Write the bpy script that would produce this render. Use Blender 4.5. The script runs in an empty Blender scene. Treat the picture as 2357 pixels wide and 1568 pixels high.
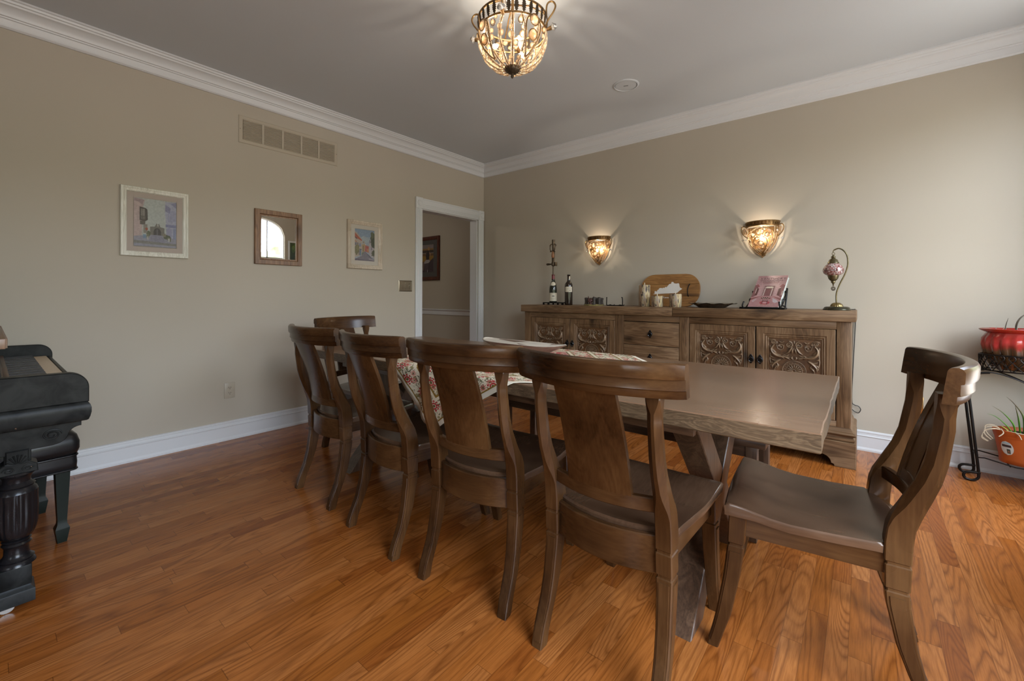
import bpy, bmesh, math, random
from mathutils import Vector, Matrix, Euler
random.seed(7)
PI = math.pi
SC = bpy.context.scene
COL = SC.collection
V = Vector

# ------------------------------------------------------------------ mesh builder
class MB:
    def __init__(s):
        s.bm = bmesh.new(); s.col = None
    def _xf(s, verts, mat):
        if mat is not None:
            for v in verts: v.co = mat @ v.co
    def paint(s, faces, rgb):
        if rgb is None: return
        if s.col is None: s.col = s.bm.loops.layers.float_color.new('Col')
        for f in faces:
            for l in f.loops: l[s.col] = (rgb[0], rgb[1], rgb[2], 1)
    def box(s, x0, x1, y0, y1, z0, z1, bev=0.0, seg=2, mat=None, rgb=None):
        b = bmesh.new(); bmesh.ops.create_cube(b, size=1)
        for v in b.verts:
            v.co = V(((x0+x1)/2+v.co.x*(x1-x0), (y0+y1)/2+v.co.y*(y1-y0), (z0+z1)/2+v.co.z*(z1-z0)))
        if bev > 0:
            bmesh.ops.bevel(b, geom=list(b.edges), offset=bev, segments=seg, profile=.5, affect='EDGES')
        s.merge(b, mat, rgb); return s
    def merge(s, b, mat=None, rgb=None):
        vm = {}
        for v in b.verts: vm[v] = s.bm.verts.new(mat @ v.co if mat is not None else v.co)
        fs = []
        for f in b.faces:
            try: fs.append(s.bm.faces.new([vm[v] for v in f.verts]))
            except ValueError: pass
        s.paint(fs, rgb); b.free(); return fs
    def prism(s, pts, axis, a0, a1, bev=0.0, mat=None, rgb=None, seg=1):
        """extrude a 2D polygon along an axis; pts in the other two axes (in xyz order)"""
        def mk(p, a):
            if axis == 'x': return V((a, p[0], p[1]))
            if axis == 'y': return V((p[0], a, p[1]))
            return V((p[0], p[1], a))
        b = bmesh.new()
        A = [b.verts.new(mk(p, a0)) for p in pts]; B = [b.verts.new(mk(p, a1)) for p in pts]
        n = len(pts)
        fa = b.faces.new(A); fb = b.faces.new(B[::-1])
        for i in range(n):
            b.faces.new((A[i], B[i], B[(i+1) % n], A[(i+1) % n]))
        bmesh.ops.recalc_face_normals(b, faces=list(b.faces))
        if bev > 0:
            ed = [e for e in b.edges if (e.verts[0] in A) == (e.verts[1] in A)]
            bmesh.ops.bevel(b, geom=ed, offset=bev, segments=seg, profile=.5, affect='EDGES')
        s.merge(b, mat, rgb); return s
    def loft(s, rings, cap=True, closed=True, loop=False, mat=None, rgb=None):
        R = [[s.bm.verts.new(mat @ V(p) if mat is not None else V(p)) for p in r] for r in rings]
        n = len(R[0]); fs = []; m = len(R)
        for i in range(m if loop else m-1):
            a, b = R[i], R[(i+1) % m]
            for j in range(n if closed else n-1):
                try: fs.append(s.bm.faces.new((a[j], a[(j+1) % n], b[(j+1) % n], b[j])))
                except ValueError: pass
        if cap and closed and not loop:
            fs.append(s.bm.faces.new(R[0][::-1])); fs.append(s.bm.faces.new(R[-1]))
        s.paint(fs, rgb); return s
    def tube(s, path, r, n=8, loop=False, flat=1.0, mat=None, rgb=None, up=None):
        path = [V(p) for p in path]; m = len(path)
        T = []
        for i in range(m):
            if loop: t = path[(i+1) % m]-path[i-1]
            else: t = path[min(i+1, m-1)]-path[max(i-1, 0)]
            T.append(t.normalized())
        nrm = T[0].orthogonal().normalized() if up is None else (V(up)-T[0]*V(up).dot(T[0])).normalized()
        rings = []
        for i in range(m):
            nrm = (nrm-T[i]*nrm.dot(T[i]))
            if nrm.length < 1e-6: nrm = T[i].orthogonal()
            nrm.normalize(); bn = T[i].cross(nrm)
            ri = r[i] if hasattr(r, '__len__') else r
            rings.append([path[i]+nrm*(math.cos(2*PI*k/n)*ri)+bn*(math.sin(2*PI*k/n)*ri*flat) for k in range(n)])
        return s.loft(rings, cap=not loop, loop=loop, mat=mat, rgb=rgb)
    def lathe(s, prof, n=24, c=(0, 0, 0), fn=None, mat=None, rgb=None, cap=True, ax=0, arc=None):
        rings = []
        cx, cy, cz = c
        for (r, z) in prof:
            ring = []
            for k in range(n):
                a = 2*PI*k/n; rr = fn(r, z, a) if fn else r
                ring.append(V((cx+max(rr, 1e-5)*math.cos(a), cy+max(rr, 1e-5)*math.sin(a), cz+z)))
            rings.append(ring)
        return s.loft(rings, cap=cap, mat=mat, rgb=rgb)
    def ball(s, c, r, nu=12, nv=8, sc=(1, 1, 1), mat=None, rgb=None):
        rings = []
        for i in range(nv+1):
            t = PI*i/nv; t = min(max(t, .02), PI-.02)
            rings.append([V((c[0]+r*sc[0]*math.sin(t)*math.cos(2*PI*k/nu), c[1]+r*sc[1]*math.sin(t)*math.sin(2*PI*k/nu), c[2]-r*sc[2]*math.cos(t))) for k in range(nu)])
        return s.loft(rings, mat=mat, rgb=rgb)
    def poly(s, pts, rgb=None, mat=None):
        f = s.bm.faces.new([s.bm.verts.new(mat @ V(p) if mat is not None else V(p)) for p in pts]); s.paint([f], rgb); return s
    def surf(s, grid, mat=None, rgb=None):
        return s.loft(grid, cap=False, closed=False, mat=mat, rgb=rgb)
    def build(s, name, mat, parent=None, ang=35, recalc=True, **props):
        if recalc: bmesh.ops.recalc_face_normals(s.bm, faces=list(s.bm.faces))
        me = bpy.data.meshes.new(name); s.bm.to_mesh(me); s.bm.free()
        for p in me.polygons: p.use_smooth = True
        me.set_sharp_from_angle(angle=math.radians(ang))
        for m in (mat if isinstance(mat, (list, tuple)) else [mat]): me.materials.append(m)
        o = bpy.data.objects.new(name, me); COL.objects.link(o)
        if parent is not None: o.parent = parent
        for k, v in props.items(): o[k] = v
        return o

def thing(name, label, cat, loc=(0, 0, 0), rz=0.0, group=None):
    o = bpy.data.objects.new(name, None); COL.objects.link(o)
    o.empty_display_size = .05
    o.location = loc; o.rotation_euler = (0, 0, rz)
    return tag(o, label, cat, group)
def tag(o, label, cat, group=None):
    o['label'] = label; o['category'] = cat
    if group: o['group'] = group
    return o
def struct(mb, name, mat, ang=35):
    return mb.build(name, mat, ang=ang, kind='structure')
def copy_tree(o, parent=None):
    c = o.copy(); COL.objects.link(c)
    if parent is not None: c.parent = parent
    for ch in list(o.children): copy_tree(ch, c)
    return c
def text_mesh(txt, size, depth=.0004, shear=0.0, spacing=1.0):
    cu = bpy.data.curves.new('lettering', 'FONT'); cu.body = txt; cu.size = size; cu.extrude = depth
    cu.align_x = 'CENTER'; cu.shear = shear; cu.space_character = spacing; cu.resolution_u = 3
    ob = bpy.data.objects.new('lettering_curve', cu); COL.objects.link(ob)
    dg = bpy.context.evaluated_depsgraph_get(); dg.update()
    me = bpy.data.meshes.new_from_object(ob.evaluated_get(dg))
    bpy.data.objects.remove(ob); bpy.data.curves.remove(cu)
    return me
def add_text(name, txt, size, mat, parent, M, **kw):
    me = text_mesh(txt, size, **kw); me.transform(M); me.materials.clear(); me.materials.append(mat)
    o = bpy.data.objects.new(name, me); COL.objects.link(o); o.parent = parent
    return o
def smooth(a, b, x):
    t = min(1, max(0, (x-a)/(b-a))); return t*t*(3-2*t)
def interp(tab, x):
    if x <= tab[0][0]: return tab[0][1:]
    for i in range(len(tab)-1):
        if x <= tab[i+1][0]:
            t = (x-tab[i][0])/(tab[i+1][0]-tab[i][0])
            return tuple(tab[i][k]*(1-t)+tab[i+1][k]*t for k in range(1, len(tab[i])))
    return tab[-1][1:]
def arc_pts(c, r, a0, a1, n):
    return [(c[0]+r*math.cos(a0+(a1-a0)*i/n), c[1]+r*math.sin(a0+(a1-a0)*i/n)) for i in range(n+1)]
def catmull(pts, n=6):
    P = [V(p) for p in pts]; out = []
    for i in range(len(P)-1):
        p0 = P[max(i-1, 0)]; p1 = P[i]; p2 = P[i+1]; p3 = P[min(i+2, len(P)-1)]
        for k in range(n):
            t = k/n
            out.append(.5*((2*p1)+(p2-p0)*t+(2*p0-5*p1+4*p2-p3)*t*t+(3*p1-p0-3*p2+p3)*t**3))
    out.append(P[-1]); return out

# ------------------------------------------------------------------ materials
def lin(h):
    h = h.lstrip('#'); c = [int(h[i:i+2], 16)/255 for i in (0, 2, 4)]
    return tuple(x/12.92 if x <= .04045 else ((x+.055)/1.055)**2.4 for x in c)
class NT:
    def __init__(s, name):
        s.m = bpy.data.materials.new(name); s.m.use_nodes = True
        s.t = s.m.node_tree; s.n = s.t.nodes
        s.b = s.n['Principled BSDF']; s.out = s.n['Material Output']
    def new(s, typ, **kw):
        nd = s.n.new(typ)
        for k, v in kw.items(): setattr(nd, k, v)
        return nd
    def link(s, a, b): s.t.links.new(a, b)
    def setin(s, nd, **kw):
        for k, v in kw.items():
            i = nd.inputs[k.replace('_', ' ')] if not k.startswith('i') or not k[1:].isdigit() else nd.inputs[int(k[1:])]
            if hasattr(v, 'is_output'): s.link(v, i)
            else: i.default_value = v
        return nd
    def math(s, op, a, b=None, clamp=False):
        nd = s.new('ShaderNodeMath', operation=op, use_clamp=clamp)
        for k, v in enumerate((a, b)):
            if v is None: continue
            if hasattr(v, 'is_output'): s.link(v, nd.inputs[k])
            else: nd.inputs[k].default_value = v
        return nd.outputs[0]
    def noise(s, vec, scale=5, detail=2, rough=.5, dist=0):
        nd = s.new('ShaderNodeTexNoise')
        if vec is not None: s.link(vec, nd.inputs['Vector'])
        nd.inputs['Scale'].default_value = scale; nd.inputs['Detail'].default_value = detail
        nd.inputs['Roughness'].default_value = rough; nd.inputs['Distortion'].default_value = dist
        return nd.outputs[0]
    def ramp(s, fac, stops, interp='LINEAR'):
        nd = s.new('ShaderNodeValToRGB'); nd.color_ramp.interpolation = interp
        el = nd.color_ramp.elements
        while len(el) < len(stops): el.new(.5)
        for e, (p, c) in zip(el, stops):
            e.position = p; e.color = (*c, 1) if len(c) == 3 else c
        s.link(fac, nd.inputs[0]); return nd.outputs[0]
    def mix(s, fac, a, b, blend='MIX'):
        nd = s.new('ShaderNodeMix', data_type='RGBA', blend_type=blend)
        for i, v in ((0, fac), (6, a), (7, b)):
            if hasattr(v, 'is_output'): s.link(v, nd.inputs[i])
            elif i == 0: nd.inputs[0].default_value = v
            else: nd.inputs[i].default_value = (*v, 1)
        return nd.outputs[2]
    def mapping(s, vec, scale=(1, 1, 1), loc=(0, 0, 0), rot=(0, 0, 0)):
        nd = s.new('ShaderNodeMapping'); s.link(vec, nd.inputs[0])
        nd.inputs['Scale'].default_value = scale; nd.inputs['Location'].default_value = loc; nd.inputs['Rotation'].default_value = rot
        return nd.outputs[0]
    def obj(s): return s.new('ShaderNodeTexCoord').outputs['Object']
    def pos(s): return s.new('ShaderNodeNewGeometry').outputs['Position']
    def bump(s, h, strength=.2, dist=.002):
        nd = s.new('ShaderNodeBump'); nd.inputs['Strength'].default_value = strength; nd.inputs['Distance'].default_value = dist
        s.link(h, nd.inputs['Height']); s.link(nd.outputs[0], s.b.inputs['Normal'])
    def base(s, col=None, rough=None, metal=None, spec=None, coat=None, coat_rough=None):
        for key, v in (('Base Color', col), ('Roughness', rough), ('Metallic', metal), ('Specular IOR Level', spec), ('Coat Weight', coat), ('Coat Roughness', coat_rough)):
            if v is None: continue
            if hasattr(v, 'is_output'): s.link(v, s.b.inputs[key])
            elif key == 'Base Color': s.b.inputs[key].default_value = (*v, 1)
            else: s.b.inputs[key].default_value = v
        return s.m

def plain(name, col, rough=.5, metal=0.0, spec=.5, var=0.0, vscale=8, bump=0.0, bscale=60, coat=0.0):
    t = NT(name)
    c = col
    o = t.obj()
    if var > 0:
        n = t.noise(o, vscale, 4, .6)
        c = t.ramp(n, [(.3, tuple(x*(1-var) for x in col)), (.7, tuple(min(1, x*(1+var)) for x in col))])
    if bump > 0:
        t.bump(t.noise(o, bscale, 3, .6), bump, .002)
    return t.base(c, rough, metal, spec, coat)

def wood(name, dark, mid, light, axis='x', gs=1.6, cs=16, rough=.38, spec=.5, fibre=.25, blotch=.3, bump=.08, coat=0.0, knots=0.0, dist=.9, lines=.36):
    t = NT(name)
    rnd = t.new('ShaderNodeObjectInfo').outputs['Random']
    off = t.math('MULTIPLY', rnd, 13.7)
    comb = t.new('ShaderNodeCombineXYZ')
    for i in range(3): t.link(off, comb.inputs[i])
    add = t.new('ShaderNodeVectorMath', operation='ADD'); t.link(t.obj(), add.inputs[0]); t.link(comb.outputs[0], add.inputs[1])
    vec = add.outputs[0]
    k = 'xyz'.index(axis)
    sc = [cs, cs, cs]; sc[k] = gs
    sf = [cs*14, cs*14, cs*14]; sf[k] = gs*5
    a = t.noise(t.mapping(vec, sc), 1, 4, .55, dist)
    f = t.noise(t.mapping(vec, sf), 1, 2, .5)
    bl = t.noise(vec, 3.2, 3, .5)
    lin_ = t.math('PINGPONG', t.math('MULTIPLY', a, 6.0), .5)
    s1 = t.math('ADD', t.math('MULTIPLY', a, max(.12, 1-fibre-blotch-.18)), t.math('MULTIPLY', f, fibre))
    s2 = t.math('ADD', s1, t.math('MULTIPLY', bl, blotch))
    s3 = t.math('ADD', s2, t.math('MULTIPLY', lin_, lines))
    c = t.ramp(t.math('SUBTRACT', s3, .5*(max(.12, 1-fibre-blotch-.18)+fibre+blotch)+.25*lines-.5), [(.30, dark), (.5, mid), (.70, light)])
    if knots > 0:
        sk = [5.0, 5.0, 5.0]; sk[k] = 2.2
        vo = t.new('ShaderNodeTexVoronoi'); t.link(t.mapping(vec, sk), vo.inputs['Vector']); vo.inputs['Scale'].default_value = 1.0
        kf = t.ramp(vo.outputs['Distance'], [(.06, (1, 1, 1)), (.15, (.35, .35, .35)), (.24, (0, 0, 0))])
        c = t.mix(t.math('MULTIPLY', kf, knots), c, tuple(x*.35 for x in dark))
    if bump: t.bump(t.math('ADD', f, t.math('MULTIPLY', a, .5)), bump, .0015)
    r = t.math('ADD', t.math('MULTIPLY', bl, .16), rough-.08)
    return t.base(c, r, 0, spec, coat, .15)

def painted(name, rough=.6, spec=.3):
    t = NT(name); a = t.new('ShaderNodeAttribute'); a.attribute_name = 'Col'
    n = t.noise(t.obj(), 90, 3, .6)
    g = t.ramp(n, [(.25, (.8, .8, .8)), (.75, (1.12, 1.12, 1.12))])
    return t.base(t.mix(1.0, a.outputs['Color'], g, 'MULTIPLY'), rough, 0, spec)

def m_floor():
    t = NT('oak_strip_floor')
    sep = t.new('ShaderNodeSeparateXYZ'); t.link(t.pos(), sep.inputs[0])
    x, y = sep.outputs[0], sep.outputs[1]
    sx = t.math('DIVIDE', x, .0572); row = t.math('FLOOR', sx); fx = t.math('FRACT', sx)
    w1 = t.new('ShaderNodeTexWhiteNoise', noise_dimensions='1D'); t.link(row, w1.inputs['W'])
    sy = t.math('DIVIDE', t.math('ADD', y, t.math('MULTIPLY', w1.outputs['Value'], 5.0)), t.math('ADD', t.math('MULTIPLY', t.math('FRACT', t.math('MULTIPLY', w1.outputs['Value'], 17.3)), .5), .45))
    col = t.math('FLOOR', sy); fy = t.math('FRACT', sy)
    cid = t.new('ShaderNodeCombineXYZ'); t.link(row, cid.inputs[0]); t.link(col, cid.inputs[1])
    w2 = t.new('ShaderNodeTexWhiteNoise', noise_dimensions='2D'); t.link(cid.outputs[0], w2.inputs['Vector'])
    offs = t.new('ShaderNodeVectorMath', operation='SCALE'); t.link(w2.outputs['Color'], offs.inputs[0]); offs.inputs['Scale'].default_value = 40
    base = t.mapping(t.pos(), (1, .095, 1))
    gv = t.new('ShaderNodeVectorMath', operation='ADD'); t.link(base, gv.inputs[0]); t.link(offs.outputs[0], gv.inputs[1])
    n = t.noise(gv.outputs[0], 8.5, 1.0, .4, .2)
    fn = t.noise(t.mapping(gv.outputs[0], (1, 2.2, 1)), 70, 2, .6)
    nn = t.math('ADD', n, t.math('MULTIPLY', fn, .012))
    dens = t.math('ADD', t.math('MULTIPLY', t.new_sep(w2.outputs['Color']), 16.0), 16.0)
    ln = t.math('PINGPONG', t.math('MULTIPLY', nn, dens), .5)
    line = t.ramp(ln, [(.0, (1, 1, 1)), (.16, (.45, .45, .45)), (.34, (0, 0, 0))])
    brk = t.ramp(t.noise(gv.outputs[0], 22, 2, .6), [(.32, (.35, .35, .35)), (.62, (1, 1, 1))])
    fib = t.noise(t.mapping(gv.outputs[0], (1, .55, 1)), 260, 2, .6)
    tone = t.ramp(w2.outputs['Value'], [(0, lin('96551f')), (.3, lin('a7632c')), (.6, lin('b16f38')), (.85, lin('9c5a26')), (1, lin('8a4a1c'))])
    c = t.mix(t.math('MULTIPLY', t.math('MULTIPLY', line, brk), .62), tone, lin('58280c'))
    c = t.mix(t.math('MULTIPLY', t.ramp(fib, [(.42, (0, 0, 0)), (.62, (1, 1, 1))]), .30), c, lin('6a3512'))
    e1 = t.math('LESS_THAN', t.math('MINIMUM', fx, t.math('SUBTRACT', 1, fx)), .012)
    e2 = t.math('LESS_THAN', t.math('MINIMUM', fy, t.math('SUBTRACT', 1, fy)), .0016)
    edge = t.math('MAXIMUM', e1, e2)
    c = t.mix(t.math('MULTIPLY', edge, .5), c, lin('3c1c0a'))
    t.bump(t.math('SUBTRACT', t.math('MULTIPLY', fib, .3), edge), .06, .0008)
    rg = t.math('ADD', t.math('MULTIPLY', t.noise(t.pos(), 2.5, 3, .6), .10), .17)
    return t.base(c, rg, 0, .38, .0, .1)

def m_wall(name, col):
    t = NT(name)
    p = t.pos()
    c = t.ramp(t.noise(p, .9, 3, .5), [(.3, tuple(x*.985 for x in col)), (.7, tuple(x*1.015 for x in col))])
    t.bump(t.noise(p, 420, 2, .6), .04, .0006)
    return t.base(c, .62, 0, .3)

def m_cloth():
    t = NT('printed_cotton')
    uv = t.new('ShaderNodeTexCoord').outputs['UV']
    sep = t.new('ShaderNodeSeparateXYZ'); t.link(uv, sep.inputs[0])
    u, v = sep.outputs[0], sep.outputs[1]
    du = t.math('ABSOLUTE', t.math('SUBTRACT', u, .5)); dv = t.math('ABSOLUTE', t.math('SUBTRACT', v, .5))
    d = t.math('MULTIPLY', t.math('MAXIMUM', du, dv), 2)
    c = None
    cream = lin('e2d6bc')
    vine = t.noise(t.mapping(uv, (1, 1, 1)), 26, 2.5, .55, 1.6)
    vm = t.ramp(t.math('PINGPONG', t.math('MULTIPLY', vine, 5.0), .5), [(.0, (1, 1, 1)), (.1, (1, 1, 1)), (.16, (0, 0, 0))])
    c = t.mix(t.math('MULTIPLY', vm, .95), cream, lin('5d5a3c'))
    vin2 = t.noise(t.mapping(uv, (1, 1, 1), (3, 7, 1)), 34, 2, .5, 1.2)
    vm2 = t.ramp(vin2, [(.60, (0, 0, 0)), (.63, (1, 1, 1))])
    c = t.mix(t.math('MULTIPLY', vm2, .8), c, lin('8a7d4a'))
    for sc, seed, red, rad in ((15, 1.7, 'b2262c', .36), (23, 6.1, 'c8635a', .30)):
        m = t.mapping(uv, (sc, sc, 1), (seed, seed*.7, 0))
        vo = t.new('ShaderNodeTexVoronoi', voronoi_dimensions='2D'); t.link(m, vo.inputs['Vector']); vo.inputs['Scale'].default_value = 1; vo.inputs['Randomness'].default_value = .75
        sub = t.new('ShaderNodeVectorMath', operation='SUBTRACT'); t.link(m, sub.inputs[0]); t.link(vo.outputs['Position'], sub.inputs[1])
        s2 = t.new('ShaderNodeSeparateXYZ'); t.link(sub.outputs[0], s2.inputs[0])
        ang = t.math('ARCTAN2', s2.outputs[1], s2.outputs[0])
        pet = t.math('ABSOLUTE', t.math('SINE', t.math('MULTIPLY', ang, 4.5)))
        lim = t.math('MULTIPLY', t.math('ADD', t.math('MULTIPLY', pet, .62), .38), rad)
        fl = t.math('LESS_THAN', vo.outputs['Distance'], lim)
        ring = t.math('GREATER_THAN', t.math('SINE', t.math('MULTIPLY', vo.outputs['Distance'], 52)), -.45)
        keep = t.math('GREATER_THAN', t.new_sep(vo.outputs['Color']), .22)
        c = t.mix(t.math('MULTIPLY', t.math('MULTIPLY', fl, ring), keep), c, lin(red))
        dot = t.math('MULTIPLY', t.math('LESS_THAN', vo.outputs['Distance'], rad*.22), keep)
        c = t.mix(dot, c, lin('6b5a35'))
    red = t.math('MULTIPLY', t.math('LESS_THAN', d, .40), t.math('GREATER_THAN', t.noise(uv, 60, 2, .5), .47))
    c = t.mix(t.math('MULTIPLY', red, .75), c, lin('b63b4a'))
    def band(a, b, colr, f=1.0):
        nonlocal c
        k = t.math('MULTIPLY', t.math('GREATER_THAN', d, a), t.math('LESS_THAN', d, b))
        c = t.mix(t.math('MULTIPLY', k, f), c, lin(colr))
    for a, b, cc, f in ((.40, .412, '6b5a35', 1), (.412, .44, 'e2d6bc', .9), (.44, .448, '7b6a3a', 1), (.60, .612, '7b6a3a', 1), (.612, .64, 'e2d6bc', .9), (.64, .648, '7b6a3a', 1),
                        (.80, .815, '8a6a2c', 1), (.815, .835, 'e2d6bc', .95), (.955, .965, '8a6a2c', 1), (.965, 1.1, 'e0d6c2', 1)):
        band(a, b, cc, f)
    t.bump(t.noise(uv, 900, 1, .5), .1, .0004)
    return t.base(c, .85, 0, .2)
def _new_sep(s, colr):
    nd = s.new('ShaderNodeSeparateColor'); s.link(colr, nd.inputs[0]); return nd.outputs[0]
NT.new_sep = _new_sep

def m_crystal(name, tint, tr=.45, tl=.6):
    t = NT(name)
    t.n.remove(t.b)
    T = t.new('ShaderNodeBsdfTransparent'); T.inputs[0].default_value = (1, .97, .93, 1)
    L = t.new('ShaderNodeBsdfTranslucent'); L.inputs[0].default_value = (*tint, 1)
    Dn = t.new('ShaderNodeBsdfDiffuse'); Dn.inputs[0].default_value = (*tint, 1)
    G = t.new('ShaderNodeBsdfGlossy'); G.inputs['Roughness'].default_value = .06
    m1 = t.new('ShaderNodeMixShader'); m1.inputs[0].default_value = tl; t.link(Dn.outputs[0], m1.inputs[1]); t.link(L.outputs[0], m1.inputs[2])
    m2 = t.new('ShaderNodeMixShader'); m2.inputs[0].default_value = tr; t.link(m1.outputs[0], m2.inputs[1]); t.link(T.outputs[0], m2.inputs[2])
    fr = t.new('ShaderNodeFresnel'); fr.inputs[0].default_value = 1.6
    f2 = t.math('ADD', fr.outputs[0], .06, True)
    m3 = t.new('ShaderNodeMixShader'); t.link(f2, m3.inputs[0]); t.link(m2.outputs[0], m3.inputs[1]); t.link(G.outputs[0], m3.inputs[2])
    t.link(m3.outputs[0], t.out.inputs[0]); return t.m
def m_pane(name, refl=.06):
    t = NT(name); t.n.remove(t.b)
    T = t.new('ShaderNodeBsdfTransparent'); G = t.new('ShaderNodeBsdfGlossy'); G.inputs['Roughness'].default_value = .01
    fr = t.new('ShaderNodeFresnel'); fr.inputs[0].default_value = 1.5
    f2 = t.math('ADD', fr.outputs[0], refl-.04, True)
    m = t.new('ShaderNodeMixShader'); t.link(f2, m.inputs[0]); t.link(T.outputs[0], m.inputs[1]); t.link(G.outputs[0], m.inputs[2])
    t.link(m.outputs[0], t.out.inputs[0]); return t.m
def m_emit(name, col, strength):
    t = NT(name); t.n.remove(t.b); e = t.new('ShaderNodeEmission'); e.inputs[0].default_value = (*col, 1); e.inputs[1].default_value = strength
    t.link(e.outputs[0], t.out.inputs[0]); return t.m

WALL = m_wall('wall_paint', (.455, .408, .330))
CEIL = m_wall('ceiling_paint', (.57, .60, .625))
TRIM = plain('white_trim_paint', (.645, .655, .66), .35, spec=.45, bump=.02, bscale=30)
FLOOR = m_floor()
CH = {}
for a in 'xyz':
    CH[a] = wood('chair_walnut_'+a, (.018, .0068, .0025), (.060, .026, .0092), (.112, .054, .020), a, gs=1.5, cs=10, rough=.25, spec=.30, fibre=.16, blotch=.78, bump=0, coat=.04, lines=.12)
SEATW = wood('chair_seat_walnut', (.034, .016, .009), (.085, .045, .025), (.135, .077, .045), 'y', gs=1.5, cs=9, rough=.24, spec=.5, fibre=.15, blotch=.7, bump=0, coat=.12, lines=.08)
TT = wood('table_top_wood', (.110, .056, .030), (.190, .106, .060), (.25, .148, .088), 'x', gs=.6, cs=8, rough=.24, spec=.5, fibre=.2, blotch=.45, bump=0, coat=.1, lines=.12)
TE = wood('table_edge_wood', (.040, .025, .014), (.11, .07, .038), (.22, .148, .085), 'x', gs=5, cs=26, rough=.45, fibre=.15, blotch=.45, bump=.5, dist=2.2)
TD = {a: wood('table_base_wood_'+a, (.035, .019, .011), (.085, .046, .026), (.14, .08, .046), a, gs=1.6, cs=15, rough=.36, bump=.05) for a in 'xyz'}
PINE = {a: wood('aged_pine_'+a, (.060, .029, .012), (.165, .093, .044), (.275, .172, .092), a, gs=1.1, cs=12, rough=.46, spec=.35, fibre=.20, blotch=.40, bump=.10, knots=.85, dist=1.5, lines=.34) for a in 'xyz'}
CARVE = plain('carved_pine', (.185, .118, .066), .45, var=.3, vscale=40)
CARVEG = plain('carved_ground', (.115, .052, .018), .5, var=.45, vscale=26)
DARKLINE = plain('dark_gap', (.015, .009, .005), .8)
IRON = plain('black_iron', (.02, .018, .017), .38, .85, var=.3)
BLACKM = plain('black_ring_metal', (.012, .011, .011), .32, .6)
_p = NT('black_lacquer_worn'); _o = _p.obj()
_c = _p.ramp(_p.noise(_p.mapping(_o, (3, 14, 14)), 1, 4, .6, .6), [(.35, (.007, .0075, .0075)), (.62, (.020, .021, .020))])
_ch = _p.ramp(_p.noise(_o, 55, 4, .65), [(.715, (0, 0, 0)), (.73, (1, 1, 1))])
_c = _p.mix(_ch, _c, (.20, .12, .075)); _p.bump(_p.noise(_o, 25, 3, .6), .05, .002)
PIANO = _p.base(_c, .36, 0, .11)
PIANOB = plain('ebony_polish', (.010, .009, .010), .25, 0, .35, var=.3, vscale=20)
LEATHER = plain('black_leather', (.010, .010, .011), .30, 0, .4, bump=.06, bscale=240)
BRONZE = plain('antique_bronze', (.30, .18, .075), .36, .9, var=.35, vscale=40)
DBRONZE = plain('dark_bronze', (.10, .075, .05), .45, .8, var=.4, vscale=60)
BRASSD = plain('aged_brass', (.17, .14, .075), .35, .9, var=.35, vscale=25)
NICKEL = plain('dark_nickel_plate', (.30, .26, .20), .28, .95)
BRASSP = plain('brass_plate_metal', (.62, .38, .13), .25, .95)
CRYS = m_crystal('cut_crystal', (1.0, .76, .50), .28, .74)
CRYSC = m_crystal('clear_crystal', (.95, .95, .95), .7, .4)
BEAD = m_crystal('glass_beads', (1.0, .84, .64), .12, .62)
BULB = m_emit('bulb_glow', (1.0, .78, .48), 45)
PANE = m_pane('picture_glass', .05)
ART = painted('art_print', .55)
PRINTC = painted('printed_surface', .35, .4)
MIRROR = plain('mirror_silver', (.88, .88, .87), .01, 1.0)
WFRAME = wood('whitewashed_frame', (.42, .40, .32), (.66, .65, .56), (.78, .77, .70), 'z', gs=3, cs=40, rough=.35, bump=.1)
GFRAME = wood('champagne_frame', (.36, .29, .21), (.52, .44, .34), (.66, .58, .47), 'z', gs=3, cs=40, rough=.28, bump=.05)
BFRAME = wood('mirror_pine_frame', (.09, .04, .018), (.21, .11, .052), (.32, .18, .09), 'z', gs=2, cs=26, rough=.4, knots=.6)
MAHOG = wood('mahogany_frame', (.03, .006, .003), (.075, .014, .006), (.12, .028, .012), 'z', gs=2, cs=30, rough=.25)
VENT = plain('vent_paint', (.44, .385, .30), .5)
PLATE = plain('almond_plate', (.43, .38, .30), .4)
HOLE = plain('dark_slot', (.01, .01, .01), .8)
SKY_STRENGTH = 12.0; HALL_W = 11; CHAN_W = 4.5; SCONCE_W = 3.4; EXPOSURE = 0.50
# ------------------------------------------------------------------ camera
F_PX = 991.545; YAW = .6851; ROLL = .0036
fw = V((-math.sin(YAW), math.cos(YAW), 0)); r0 = V((math.cos(YAW), math.sin(YAW), 0)); u0 = V((0, 0, 1))
rt = r0*math.cos(ROLL)+u0*math.sin(ROLL); up = u0*math.cos(ROLL)-r0*math.sin(ROLL)
cam = bpy.data.cameras.new('camera'); cam.sensor_fit = 'HORIZONTAL'; cam.sensor_width = 36
cam.lens = F_PX/2357*36; cam.shift_y = -(784-680.978)/2357; cam.clip_start = .05
co = bpy.data.objects.new('camera', cam); COL.objects.link(co)
co.matrix_world = Matrix(((rt.x, up.x, -fw.x, 3.7536), (rt.y, up.y, -fw.y, -4.0175), (rt.z, up.z, -fw.z, 1.1045), (0, 0, 0, 1)))
SC.camera = co

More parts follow.
